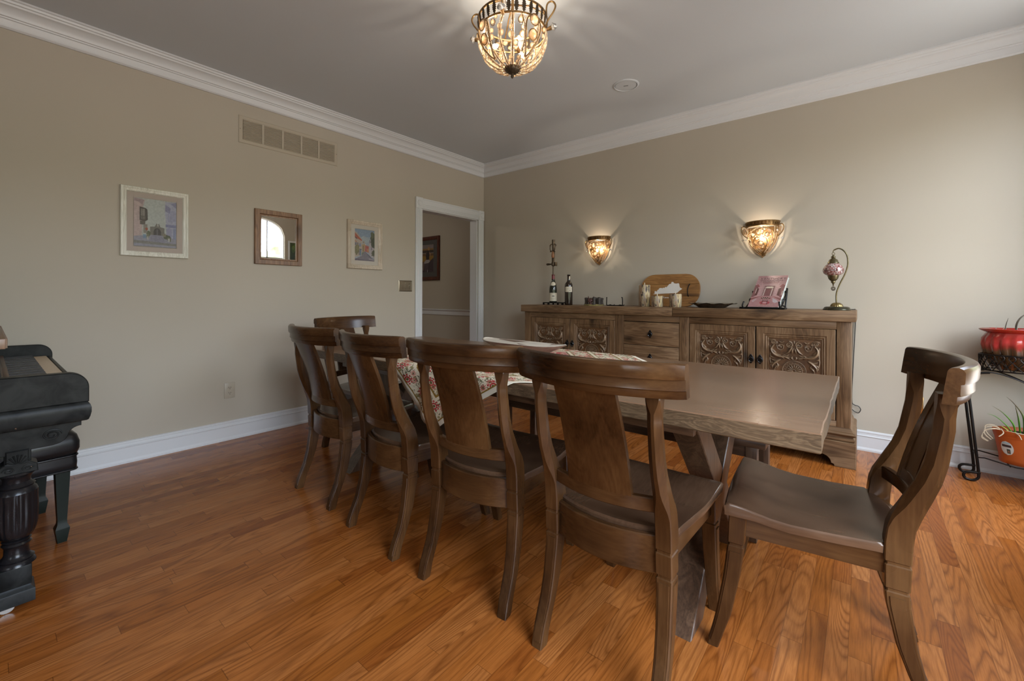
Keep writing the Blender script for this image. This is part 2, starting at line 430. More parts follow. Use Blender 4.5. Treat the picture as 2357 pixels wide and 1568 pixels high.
# ------------------------------------------------------------------ room shell
H = 2.74; XR = 4.8; YF = -6.6
struct(MB().box(-3.2, XR+.1, YF-.1, 1.0, -.06, 0), 'floor', FLOOR)
struct(MB().box(-3.2, XR+.1, YF-.1, 1.0, H, H+.06), 'ceiling', CEIL)
D0, D1, DZ = -.99, -.112, 2.052           # doorway
w = MB().box(-.11, 0, YF, D0, 0, H).box(-.11, 0, D1, .5, 0, H).box(-.11, 0, D0, D1, DZ, H)
struct(w, 'wall_left', WALL)
struct(MB().box(0, XR+.1, 0, .1, 0, H), 'wall_back', WALL)
def arch(y0, y1, zs, za, zb):
    """polygon above an arched opening: spring height zs, crown za, up to zb"""
    n = 16; pts = [(y0+(y1-y0)*i/n, zs+(za-zs)*math.sqrt(max(0, 1-(2*i/n-1)**2))) for i in range(n+1)]
    return pts+[(y1, zb), (y0, zb)]
WA = (-1.30, -.41, .45, 2.22, 2.52); WB = (-4.30, -2.68, .35, 2.22, 2.52)
w = MB().box(XR, XR+.12, YF, WB[0], 0, H).box(XR, XR+.12, WB[1], WA[0], 0, H).box(XR, XR+.12, WA[1], .1, 0, H)
for q in (WA, WB):
    w.box(XR, XR+.12, q[0], q[1], 0, q[2]); w.prism(arch(q[0], q[1], q[3], q[4], H), 'x', XR, XR+.12)
struct(w, 'wall_right', WALL)
WC = (3.5, 4.3, .9, 2.1)  # opening added behind the camera to lighten the left wall
w = MB().box(-.11, WC[0], YF-.12, YF, 0, H).box(WC[1], XR+.12, YF-.12, YF, 0, H).box(WC[0], WC[1], YF-.12, YF, 0, WC[2]).box(WC[0], WC[1], YF-.12, YF, WC[3], H)
struct(w, 'wall_front', WALL)
# windows: frames with muntins
def arched_window(q, nm, nv, nh):
    y0, y1, z0, zs, za = q
    m = MB()
    n = 20; top = [(y0+(y1-y0)*i/n, zs+(za-zs)*math.sqrt(max(0, 1-(2*i/n-1)**2))) for i in range(n+1)]
    path = [V((XR+.05, y0, z0))]+[V((XR+.05, a, b)) for a, b in top]+[V((XR+.05, y1, z0))]
    m.tube(path, .03, 6, loop=True)
    for i in range(1, nv):
        y = y0+(y1-y0)*i/nv; zt = zs+(za-zs)*math.sqrt(max(0, 1-(2*i/nv-1)**2)); m.box(XR+.04, XR+.065, y-.011, y+.011, z0, zt)
    for i in range(1, nh):
        z = z0+(zs-z0)*i/nh+.02; m.box(XR+.04, XR+.065, y0, y1, z-.011, z+.011)
    m.box(XR-.03, XR+.05, y0-.05, y1+.05, z0-.04, z0)
    struct(m, nm, TRIM)
arched_window(WA, 'window_1', 3, 4); arched_window(WB, 'window_2', 5, 4)
m = MB()
for i in range(6):
    x = WC[0]+(WC[1]-WC[0])*i/5; m.box(x-.03, x+.03, YF-.09, YF-.03, WC[2], WC[3])
for z in (WC[2], (WC[2]+WC[3])/2, WC[3]): m.box(WC[0], WC[1], YF-.09, YF-.03, z-.025, z+.025)
struct(m, 'fill_window', TRIM)  # unseen window, added for its daylight on the left wall
# hall beyond the doorway
struct(MB().box(-3.2, 0, .5, .6, 0, H), 'wall_hall_end', WALL)
struct(MB().box(-3.3, -3.2, -3.2, .6, 0, H), 'wall_hall_far', WALL)
struct(MB().box(-3.2, -.11, -3.3, -3.2, 0, H), 'wall_hall_side', WALL)
# mouldings
crown = [(0, 0), (.106, 0), (.106, -.010), (.098, -.014), (.094, -.024), (.086, -.027), (.082, -.036), (.072, -.039), (.062, -.047), (.052, -.060), (.046, -.074), (.043, -.083), (.035, -.086), (.033, -.092), (.026, -.095), (.023, -.112), (.018, -.124), (.018, -.133), (.010, -.141), (0, -.141)]
struct(MB().prism([(p, H+z) for p, z in crown], 'y', YF, 0), 'trim_1', TRIM, 25)
struct(MB().prism([(-p, H+z) for p, z in crown], 'x', 0, XR), 'trim_2', TRIM, 25)
bb = [(0, 0), (.024, 0), (.024, .012), (.017, .026), (.016, .100), (.020, .104), (.020, .108), (.014, .112), (.013, .128), (.016, .131), (.015, .138), (.008, .143), (0, .143)]
struct(MB().prism(bb, 'y', YF, -1.081), 'baseboard_left', TRIM, 25)
struct(MB().prism([(-p, z) for p, z in bb], 'x', 0, XR), 'baseboard_back', TRIM, 25)
# door casing with corner blocks
m = MB()
def casing(y0, y1, z0, z1, vert):
    m.box(0, .016, y0, y1, z0, z1, .002)
    if vert:
        for k in range(4):
            yy = y0+.016+k*(y1-y0-.032)/3; m.box(.012, .020, yy-.005, yy+.005, z0, z1, .002)
    else:
        for k, zz in enumerate((.012, .030, .048, .104)):
            m.box(.012, .021, y0, y1, z0+zz-.004, z0+zz+.005, .002)
casing(-1.081, -.993, 0, 2.052, True); casing(-.104, -.013, 0, 2.052, True); casing(-.993, -.104, 2.052, 2.168, False)
for yc in (-1.037, -.0585):
    m.box(0, .024, yc-.046, yc+.046, 2.052, 2.172, .003)
    M = Matrix.Translation((.024, yc, 2.112)) @ Matrix.Rotation(PI/2, 4, 'Y')
    m.lathe([(.030, 0), (.032, .002), (.029, .006), (.022, .002), (.014, .001), (.01, .004), (.0, .005)], 20, mat=M)
m.box(-.118, .0, -.995, -.98, 0, 2.056).box(-.118, .0, -.124, -.109, 0, 2.056).box(-.118, .0, -.99, -.11, 2.044, 2.058)
struct(m, 'door_1', TRIM, 30)
# hall chair rail and baseboard
cr = [(0, .800), (.006, .800), (.012, .806), (.014, .812), (.008, .818), (.012, .822), (.010, .858), (.018, .872), (.026, .880), (.026, .889), (.012, .894), (0, .894)]
struct(MB().prism([(.5-p, z) for p, z in cr], 'x', -3.2, -.11), 'trim_3', TRIM, 25)
struct(MB().prism([(.5-p, z) for p, z in bb], 'x', -3.2, -.11), 'baseboard_hall', TRIM, 25)

# ------------------------------------------------------------------ world and lights
wd = bpy.data.worlds.new('outdoors'); SC.world = wd; wd.use_nodes = True
nt = wd.node_tree; N = nt.nodes; L = nt.links
bg = N['Background']
tc = N.new('ShaderNodeTexCoord'); sp = N.new('ShaderNodeSeparateXYZ'); L.new(tc.outputs['Generated'], sp.inputs[0])
def wn(scale, detail):
    n = N.new('ShaderNodeTexNoise'); L.new(tc.outputs['Generated'], n.inputs['Vector']); n.inputs['Scale'].default_value = scale; n.inputs['Detail'].default_value = detail; return n.outputs[0]
def wr(fac, st):
    n = N.new('ShaderNodeValToRGB'); e = n.color_ramp.elements
    while len(e) < len(st): e.new(.5)
    for a, (p, c) in zip(e, st): a.position = p; a.color = (*c, 1)
    L.new(fac, n.inputs[0]); return n.outputs[0]
def wm(f, a, b):
    n = N.new('ShaderNodeMix'); n.data_type = 'RGBA'; L.new(f, n.inputs[0]); L.new(a, n.inputs[6]); L.new(b, n.inputs[7]); return n.outputs[2]
sky = wr(wn(3, 5), [(.38, (.62, .80, 1.05)), (.62, (1.0, 1.03, 1.08))])
tree = wr(wn(26, 5), [(.35, (.05, .06, .035)), (.5, (.15, .18, .10)), (.66, (.50, .55, .40))])
pale_ground = wr(wn(4, 2), [(.3, (.30, .28, .25)), (.7, (.42, .40, .37))])  # ground coloured pale grey so its bounce light indoors stays neutral
ma = N.new('ShaderNodeMath'); ma.operation = 'ADD'; L.new(sp.outputs[2], ma.inputs[0])
mb_ = N.new('ShaderNodeMath'); mb_.operation = 'MULTIPLY_ADD'; L.new(wn(9, 6), mb_.inputs[0]); mb_.inputs[1].default_value = -.36; mb_.inputs[2].default_value = .10; L.new(mb_.outputs[0], ma.inputs[1])
g1 = N.new('ShaderNodeMath'); g1.operation = 'GREATER_THAN'; L.new(ma.outputs[0], g1.inputs[0]); g1.inputs[1].default_value = .03
g2 = N.new('ShaderNodeMath'); g2.operation = 'GREATER_THAN'; L.new(sp.outputs[2], g2.inputs[0]); g2.inputs[1].default_value = -.03
low = wm(g2.outputs[0], pale_ground, tree)
L.new(wm(g1.outputs[0], low, sky), bg.inputs['Color'])
bg.inputs['Strength'].default_value = SKY_STRENGTH
def area(name, loc, rot, sx, sy, energy, col=(1, 1, 1), portal=False):
    l = bpy.data.lights.new(name, 'AREA'); l.shape = 'RECTANGLE'; l.size = sx; l.size_y = sy; l.energy = energy; l.color = col
    o = bpy.data.objects.new(name, l); COL.objects.link(o); o.location = loc; o.rotation_euler = rot
    if portal: l.cycles.is_portal = True
    return o
for nm, q in (('daylight_portal', WA), ('daylight_portal', WB)):
    area(nm, (XR+.06, (q[0]+q[1])/2, (q[2]+q[4])/2), (0, PI/2, 0), q[4]-q[2], q[1]-q[0], 1, portal=True)
area('daylight_portal', ((WC[0]+WC[1])/2, YF-.06, (WC[2]+WC[3])/2), (PI/2, 0, 0), WC[1]-WC[0], WC[3]-WC[2], 1, portal=True)
def point(name, loc, energy, col=(1, .72, .42), r=.02):
    l = bpy.data.lights.new(name, 'POINT'); l.energy = energy; l.color = col; l.shadow_soft_size = r
    o = bpy.data.objects.new(name, l); COL.objects.link(o); o.location = loc; return o
point('hall_fill_light', (-2.1, -1.4, 2.45), HALL_W, (1, .90, .78), .12)  # unseen fill light added for the hall, without any fixture

# ------------------------------------------------------------------ pictures on the left wall
def frame_mb(w, h, prof):
    m = MB()
    rings = [[(o, sy*(w/2-i), sz*(h/2-i)) for sy, sz in ((-1, -1), (1, -1), (1, 1), (-1, 1))] for i, o in prof]
    return m.loft(rings, loop=True)
def quad(w, h, x): return [(x, -w/2, -h/2), (x, w/2, -h/2), (x, w/2, h/2), (x, -w/2, h/2)]
class Art:
    """flat coloured shapes in unit coordinates on a picture plane"""
    def __init__(s, w, h, x):
        s.m = MB(); s.w, s.h, s.x = w, h, x; s.k = 0
    def p(s, pts, c):
        s.k += 1; x = s.x+s.k*.000012
        s.m.poly([(x, (u-.5)*s.w, (v-.5)*s.h) for u, v in pts], lin(c)); return s
    def r(s, u0, v0, u1, v1, c): return s.p([(u0, v0), (u1, v0), (u1, v1), (u0, v1)], c)
    def blob(s, u, v, ru, rv, c, n=14, jag=.25, seed=1):
        rr = random.Random(seed*97+n)
        return s.p([(u+ru*math.cos(2*PI*i/n)*(1+jag*(rr.random()-.5)*2), v+rv*math.sin(2*PI*i/n)*(1+jag*(rr.random()-.5)*2)) for i in range(n)], c)
def mat_board(w, h, wi, hi, x, col, name, parent, dy=0):
    m = MB()
    rings = [[(x+(.0012 if k else 0), sy*ww/2, sz*hh/2+(dy if ww == wi else 0)) for sy, sz in ((-1, -1), (1, -1), (1, 1), (-1, 1))] for k, (ww, hh) in enumerate(((w, h), (w, h), (wi, hi)))]
    m.loft(rings, cap=False)
    return m.build(name, plain(name+'_card', col, .8), parent)
yc1, zc1 = (-3.463-3.098)/2, (1.36+1.82)/2
t1 = thing('framed_picture', 'white distressed frame with pale watercolour of a street and arched gate, nearest the piano', 'picture', (0, yc1, zc1), 0, 'pictures on the left wall')
W1, H1 = .365, .46
frame_mb(W1, H1, [(0, 0), (0, .018), (.004, .022), (.012, .023), (.016, .020), (.026, .018), (.031, .013), (.034, .008), (.034, 0)]).build('frame', WFRAME, t1)
mat_board(W1-.06, H1-.06, .232, .327, .006, (.47, .40, .345), 'mat_board', t1, -.002)
a = Art(.228, .322, .0058)
a.r(0, 0, 1, 1, 'b4b8b2').p([(0, 1), (.25, .97), (.2, .8), (.18, .2), (0, .18)], 'b9a7a2').p([(.02, .99), (.23, .97), (.19, .86), (.1, .92), (0, .93)], 'a08f8f')
a.p([(.13, .82), (.27, .80), (.31, .77), (.32, .56), (.26, .52), (.13, .54)], '5a5651').r(.16, .63, .25, .78, '8d8880').r(.16, .56, .26, .62, '77726b').r(.19, .57, .195, .78, '3f3c38').r(.14, .45, .26, .53, '6d6862').r(.22, .28, .31, .46, '8f8a80')
a.p([(.73, .98), (1, .99), (1, .14), (.78, .16), (.75, .5), (.72, .74)], 'a9a9b8').p([(.73, .92), (.86, .86), (.84, .74), (.73, .78)], '8a8aa0').p([(.86, .95), (1, 1), (1, .86)], '8f90a4')
for k in range(5): a.r(.80+k*.04, .56, .815+k*.04, .80, '8e90a8')
a.r(.74, .44, 1, .50, '8587a0').p([(.75, .40), (.82, .44), (.89, .40), (.89, .18), (.76, .18)], '9a9aae').r(.92, .18, .99, .42, '8c93aa')
a.p([(.37, .24), (.37, .42), (.48, .43), (.52, .50), (.55, .47), (.58, .50), (.61, .43), (.71, .41), (.71, .24)], '7d7a72')
a.p([(.45, .24)]+[(.54+.09*math.cos(x), .31+.09*math.sin(x)) for x in [PI-PI*i/10 for i in range(11)]]+[(.63, .24)], '54514f').r(.52, .24, .56, .38, '6b6768').r(.54, .44, .57, .47, 'b5b2aa')
a.p([(0, .20), (.38, .25), (.68, .25), (1, .18), (1, 0), (0, 0)], '9696a0').p([(.40, .245), (.66, .245), (.74, .10), (.36, .10)], '8c8b98').p([(0, .12), (1, .09), (1, .04), (0, .06)], '86857f')
for s, (u, v, ru, rv) in enumerate(((.34, .27, .05, .06), (.32, .22, .035, .05), (.78, .22, .10, .05), (.83, .18, .05, .05), (.71, .26, .04, .04))): a.blob(u, v, ru, rv, ('6a6f5c', '7b7d68', '5f6455', '70735f', '868371')[s], seed=s)
a.r(.21, .17, .28, .25, '7c94a8').r(.30, .14, .335, .21, 'b0aba6').r(.80, .13, .84, .2, 'b4b2b0').blob(.29, .37, .03, .03, 'a8604c', seed=8)
a.m.build('art_print', ART, t1)
MB().box(.0085, .0095, -(W1-.062)/2, (W1-.062)/2, -(H1-.062)/2, (H1-.062)/2).build('glass_pane', PANE, t1)

t2 = thing('wall_mirror', 'square mirror in knotty brown pine frame reflecting an arched window', 'mirror', (0, (-2.666-2.296)/2, (1.352+1.792)/2))
W2, H2 = .37, .44
frame_mb(W2, H2, [(0, 0), (0, .020), (.003, .023), (.034, .023), (.037, .018), (.040, .012), (.050, .010), (.051, 0)]).build('frame', BFRAME, t2)
MB().box(.002, .0075, -(W2-.1)/2, (W2-.1)/2, -(H2-.1)/2, (H2-.1)/2).build('mirror_glass', MIRROR, t2)

t3 = thing('framed_picture', 'champagne frame with small colourful street painting, nearest the doorway', 'picture', (0, (-1.874-1.503)/2, (1.358+1.818)/2), 0, 'pictures on the left wall')
W3, H3 = .371, .46
frame_mb(W3, H3, [(0, 0), (0, .022), (.004, .027), (.016, .026), (.020, .021), (.034, .016), (.040, .010), (.042, 0)]).build('frame', GFRAME, t3)
mat_board(W3-.07, H3-.07, .212, .304, .006, (.52, .47, .40), 'mat_board', t3, .002)
a = Art(.21, .302, .0058)
a.r(0, 0, 1, 1, '8e9aa4').p([(0, 1), (1, 1), (1, .8), (0, .72)], '7f90a2').blob(.5, .68, .25, .1, '9aa3a8', seed=2)
a.p([(0, .92), (.1, .88), (.25, .78), (.36, .66), (.36, .18), (0, .1)], 'a99a8c').p([(0, .88), (.12, .80), (.36, .66), (.34, .63), (.12, .70), (0, .76)], 'a2523c').p([(.0, .76), (.12, .70), (.12, .67), (0, .72)], '54454a')
a.p([(0, .63), (.1, .60), (.1, .58), (0, .6)], 'a5603f').r(0, .48, .09, .57, '6d6a78').r(.12, .46, .17, .57, '5f5a68').r(.21, .45, .31, .55, '7a7f94').r(.24, .17, .32, .36, '5d7286').r(.19, .18, .23, .34, '6a5a58').p([(.19, .38), (.34, .37), (.34, .35), (.19, .36)], '4b4650')
a.r(.38, .55, .5, .63, 'a79d90').r(.41, .57, .43, .62, '5c5552').r(.45, .57, .47, .62, '5c5552').p([(.36, .52), (.5, .55), (.5, .28), (.38, .2)], 'a58d64').r(.40, .30, .44, .48, '6f5c48')
a.p([(.5, .52), (.72, .48), (.74, .26), (.5, .3)], 'a0675e').r(.56, .46, .69, .40, 'a64d45').r(.62, .30, .72, .38, 'b07a4c').r(.52, .32, .60, .38, 'a8555c').p([(.5, .56), (.56, .54), (.56, .5), (.5, .51)], 'b8a99c')
a.p([(.72, .60), (.8, .72), (1, .80), (1, .08), (.78, .17), (.70, .24)], 'a59c9c').r(.74, .58, .79, .68, '6d6470').r(.84, .50, .9, .62, '776e78').r(.82, .36, .88, .46, '7a7280')
for s, (u, v, ru, rv, c) in enumerate(((.92, .75, .13, .2, '4a5140'), (.95, .6, .11, .16, '3f4738'), (.88, .86, .08, .1, '5a6049'), (.95, .26, .11, .1, '4c5040'), (.08, .34, .12, .15, '6d6a4c'), (.15, .4, .08, .1, '7a7552'), (.40, .22, .05, .05, '4c6b4a'))): a.blob(u, v, ru, rv, c, 18, .3, s)
a.p([(.45, .3), (.5, .3), (.84, .12), (1, .06), (1, 0), (0, 0), (0, .04), (.34, .16)], '76707a').p([(.5, .29), (.52, .29), (.86, .12), (.78, .13)], '4a4450').p([(.0, .06), (.5, .03), (1, .03), (1, 0), (0, 0)], '5c5362').p([(.7, .09), (1, .05), (1, .03), (.72, .06)], 'a09a9c')
a.m.build('art_print', ART, t3)
MB().box(.0085, .0095, -(W3-.078)/2, (W3-.078)/2, -(H3-.078)/2, (H3-.078)/2).build('glass_pane', PANE, t3)

# hall picture: local +x outward -> world -y
t4 = thing('framed_picture', 'dark mahogany frame with dancer painting hanging in the hall beyond the doorway', 'picture', (-1.70, .5, 1.697), -PI/2, 'pictures in the hall')
W4, H4 = .60, .70
frame_mb(W4, H4, [(0, 0), (0, .024), (.006, .03), (.03, .028), (.04, .02), (.055, .014), (.06, 0)]).build('frame', MAHOG, t4)
mat_board(W4-.1, H4-.1, .304, .444, .006, (.075, .07, .065), 'mat_board', t4)
a = Art(.30, .44, .0058)
a.r(0, 0, 1, 1, '6b5238').r(0, .86, 1, 1, '7d7270').r(0, .82, 1, .87, '8a6c40').r(0, .70, 1, .80, '40352f').r(0, .69, 1, .71, '8d8680').r(0, .40, 1, .60, '8d6d33').p([(1, .52), (1, 0), (0, 0), (0, .34), (.5, .36), (.75, .42)], '43373c')
a.blob(.62, .86, .08, .07, 'a07a52', 14, .1, 3).p([(.42, .74), (.36, .66), (.44, .58), (.5, .72)], '9c7a5c').p([(.68, .76), (.78, .66), (.74, .56), (.66, .7)], '9c7a5c').p([(.40, .70), (.5, .80), (.62, .80), (.68, .66), (.64, .44), (.42, .44), (.38, .6)], '352c2c')
a.p([(.40, .46), (.66, .46), (.74, .40), (.62, .34), (.4, .30), (.22, .34), (.28, .40)], '96908e').p([(.3, .32), (.6, .34), (.56, .02), (.5, .02), (.48, .2), (.4, .02), (.34, .04)], '52464a').p([(.50, .1), (.53, .1), (.54, .0), (.49, .0)], '9c979a').blob(.15, .22, .13, .16, '6a5a52', 12, .3, 5)
a.m.build('art_print', ART, t4)

# return-air grille
tv = thing('wall_vent', 'wide beige return air vent with five louvred panels below the crown moulding', 'vent', (0, -2.375, 2.394))
m = frame_mb(.806, .212, [(0, 0), (0, .004), (.004, .007), (.026, .007), (.030, .003), (.03, 0)]); m.build('frame', VENT, tv)
m = MB().box(0, .0015, -.38, .38, -.085, .08); m.build('backing', plain('vent_shadow_back', (.10, .085, .065), .8), tv)
bw = (.806-.06-.016*4)/5
for k in range(5):
    y0 = -.373+k*(bw+.016); m = MB()
    if k < 4: m.box(.001, .0075, y0+bw, y0+bw+.016, -.078, .078)
    for j in range(15):
        z = -.076+j*.0105; m.prism([(.002, z), (.007, z+.0005), (.007, z+.0025), (.002, z+.0095)], 'y', y0+.0015, y0+bw-.0015)
    m.build('louver_bank', VENT, tv)
for y in (-.393, .393): MB().lathe([(.004, 0), (.004, .0015), (.0, .002)], 10, mat=Matrix.Translation((.007, y, 0)) @ Matrix.Rotation(PI/2, 4, 'Y')).build('screw', NICKEL, tv)

# power outlet on the left wall
def outlet(name, label, loc, rz, pm):
    t = thing(name, label, 'outlet', loc, rz)
    MB().box(0, .006, -.0365, .0365, -.0585, .0585, .003, 2).build('cover_plate', pm, t)
    for s in (-1, 1):
        m = MB(); n = 20
        pts = [(.0175*math.cos(2*PI*i/n), max(-.0135, min(.0135, .0175*math.sin(2*PI*i/n)))) for i in range(n)]
        m.prism([(a, b+s*.0195) for a, b in pts], 'x', .005, .0075); r = m.build('receptacle', pm, t)
        m = MB()
        for y, hh in ((-.0065, .0045), (.0065, .0036)): m.box(.0074, .0079, y-.0012, y+.0012, s*.0195+.003-hh, s*.0195+.003+hh)
        m.lathe([(.0024, 0), (.0024, .0005)], 10, mat=Matrix.Translation((.0074, 0, s*.0195-.008)) @ Matrix.Rotation(PI/2, 4, 'Y'))
        m.build('socket_slots', HOLE, r)
    MB().lathe([(.003, 0), (.002, .001)], 10, mat=Matrix.Translation((.006, 0, 0)) @ Matrix.Rotation(PI/2, 4, 'Y')).build('screw', pm, t)
    return t
outlet('wall_outlet', 'beige power outlet low on the left wall between piano bench and chairs', (0, -2.832, .374), 0, PLATE)
outlet('wall_outlet', 'brass power outlet plate low on the back wall behind the pulled-out chair', (4.03, 0, .37), -PI/2, BRASSP)
ts = thing('switch_plate', 'dark metal three-gang light switch plate beside the white door casing', 'light switch', (0, -1.207, 1.204))
m = frame_mb(.170, .116, [(0, 0), (0, .003), (.006, .007), (.010, .007), (.012, .006), (.012, .0)]); m.box(0, .006, -.075, .075, -.048, .048); m.build('cover_plate', NICKEL, ts)
for y in (-.046, 0, .046):
    MB().box(.005, .011, -.005+y, .005+y, -.012, .012, .002).box(.009, .018, y-.004, y+.004, .001, .010, .0015).build('toggle', NICKEL, ts)
    for z in (-.030, .030): MB().ball((.006, y, z), .0042, 10, 6).build('screw', plain('bright_screw', (.6, .56, .48), .2, 1), ts)

# blank round cover on the ceiling
tcv = thing('ceiling_cover', 'round white blank cover plate on the ceiling right of the chandelier', 'ceiling cover', (2.32, -.878, H))
MB().lathe([(.099, 0), (.099, -.002), (.094, -.006), (.086, -.007), (.084, -.003), (.083, 0)], 40).build('rim', CEIL, tcv)
MB().lathe([(.080, .0), (.080, -.0045), (.001, -.0055)], 40).build('disc', CEIL, tcv)
MB().box(-.017, .017, -.003, .003, -.0062, -.0052, mat=Matrix.Rotation(.35, 4, 'Z')).build('slot', HOLE, tcv)
# framed print that shows in the mirror
t5 = thing('framed_picture', 'white framed forest print reflected in the mirror beside the arched window', 'picture', (XR, -.24, 1.83), PI, 'pictures on the window wall')
frame_mb(.22, .62, [(0, 0), (0, .02), (.03, .02), (.034, 0)]).build('frame', TRIM, t5)
a = Art(.156, .556, .004); a.r(0, 0, 1, 1, '4b5a3c')
for s in range(14): a.blob(random.random(), .55+.45*random.random(), .16, .07, random.choice(('5e7a3e', '6f8a4a', '3c4f30')), 12, .3, s)
for s in range(5): a.p([(.1+.18*s, 0), (.2+.18*s, 0), (.17+.17*s, .85), (.13+.17*s, .85)], random.choice(('5c3a2a', '46586e', '6b4432')))
a.m.build('art_print', ART, t5)
# ------------------------------------------------------------------ helpers for things built in world coordinates
def rel(m, root):
    M = (Matrix.Translation(root.location) @ root.rotation_euler.to_matrix().to_4x4()).inverted()
    bmesh.ops.transform(m.bm, matrix=M, verts=list(m.bm.verts)); return m
def rect_ring(x0, x1, y0, y1, z, c=.004):
    return [(x0+c, y0, z), (x1-c, y0, z), (x1, y0+c, z), (x1, y1-c, z), (x1-c, y1, z), (x0+c, y1, z), (x0, y1-c, z), (x0, y0+c, z)]
def split_top(o, zmin=.6):
    for p in o.data.polygons: p.material_index = 0 if p.normal.z > zmin else 1
    return o

# ------------------------------------------------------------------ dining chair
BL = [(0, -.200, -.236, .036), (.012, -.196, -.234, .038), (.05, -.187, -.224, .039), (.13, -.155, -.190, .041), (.20, -.131, -.173, .042), (.30, -.111, -.160, .044), (.330, -.109, -.159, .046),
      (.333, -.112, -.156, .041), (.339, -.112, -.156, .041), (.342, -.108, -.160, .047), (.400, -.108, -.163, .047), (.403, -.111, -.160, .042), (.409, -.111, -.160, .042), (.412, -.107, -.163, .047),
      (.46, -.108, -.165, .047), (.50, -.113, -.170, .046), (.53, -.122, -.181, .045), (.58, -.145, -.203, .043), (.63, -.170, -.221, .041), (.68, -.187, -.233, .040), (.77, -.203, -.245, .039), (.838, -.209, -.246, .040), (.862, -.210, -.245, .040)]
FL = [(0, .322, .291, .034), (.012, .320, .287, .036), (.05, .309, .276, .037), (.12, .294, .254, .040), (.24, .274, .231, .043), (.335, .264, .219, .045), (.338, .261, .222, .040), (.344, .261, .222, .040), (.347, .264, .218, .046), (.432, .261, .211, .046)]
def leg_mesh(tab, sx, x_at, panel_side, rear):
    m = MB(); rings = []
    zs = sorted(set([t[0] for t in tab]+[i*.02 for i in range(44) if i*.02 < tab[-1][0]]))
    for z in zs:
        f, r, w = interp(tab, z); x = sx*x_at(z)
        c = .003 if not rear or z < .48 else (.003+.0125*smooth(.50, .58, z)*(1-smooth(.80, .835, z)))
        y0, y1 = min(f, r), max(f, r)
        rings.append(rect_ring(x-w/2, x+w/2, y0, y1, z, c))
    m.loft(rings)
    # raised fields on the lower leg
    zt = [.02+i*(.300/14) for i in range(15)]
    side = []
    for z in zt:
        f, r, w = interp(tab, z); x = sx*(x_at(z)+w/2); a, b = (f*.84+r*.16), (f*.16+r*.84)
        side.append([(x-sx*.002, a, z), (x+sx*.0025, a*.96+b*.04, z), (x+sx*.0025, b*.96+a*.04, z), (x-sx*.002, b, z)])
    m.loft(side)
    bk = []
    for z in zt:
        f, r, w = interp(tab, z); yy = r if rear else f; s = -1 if rear else 1; x = sx*x_at(z)
        bk.append([(x-w*.34, yy-s*.002, z), (x-w*.31, yy+s*.0022, z), (x+w*.31, yy+s*.0022, z), (x+w*.34, yy-s*.002, z)])
    m.loft(bk)
    return m
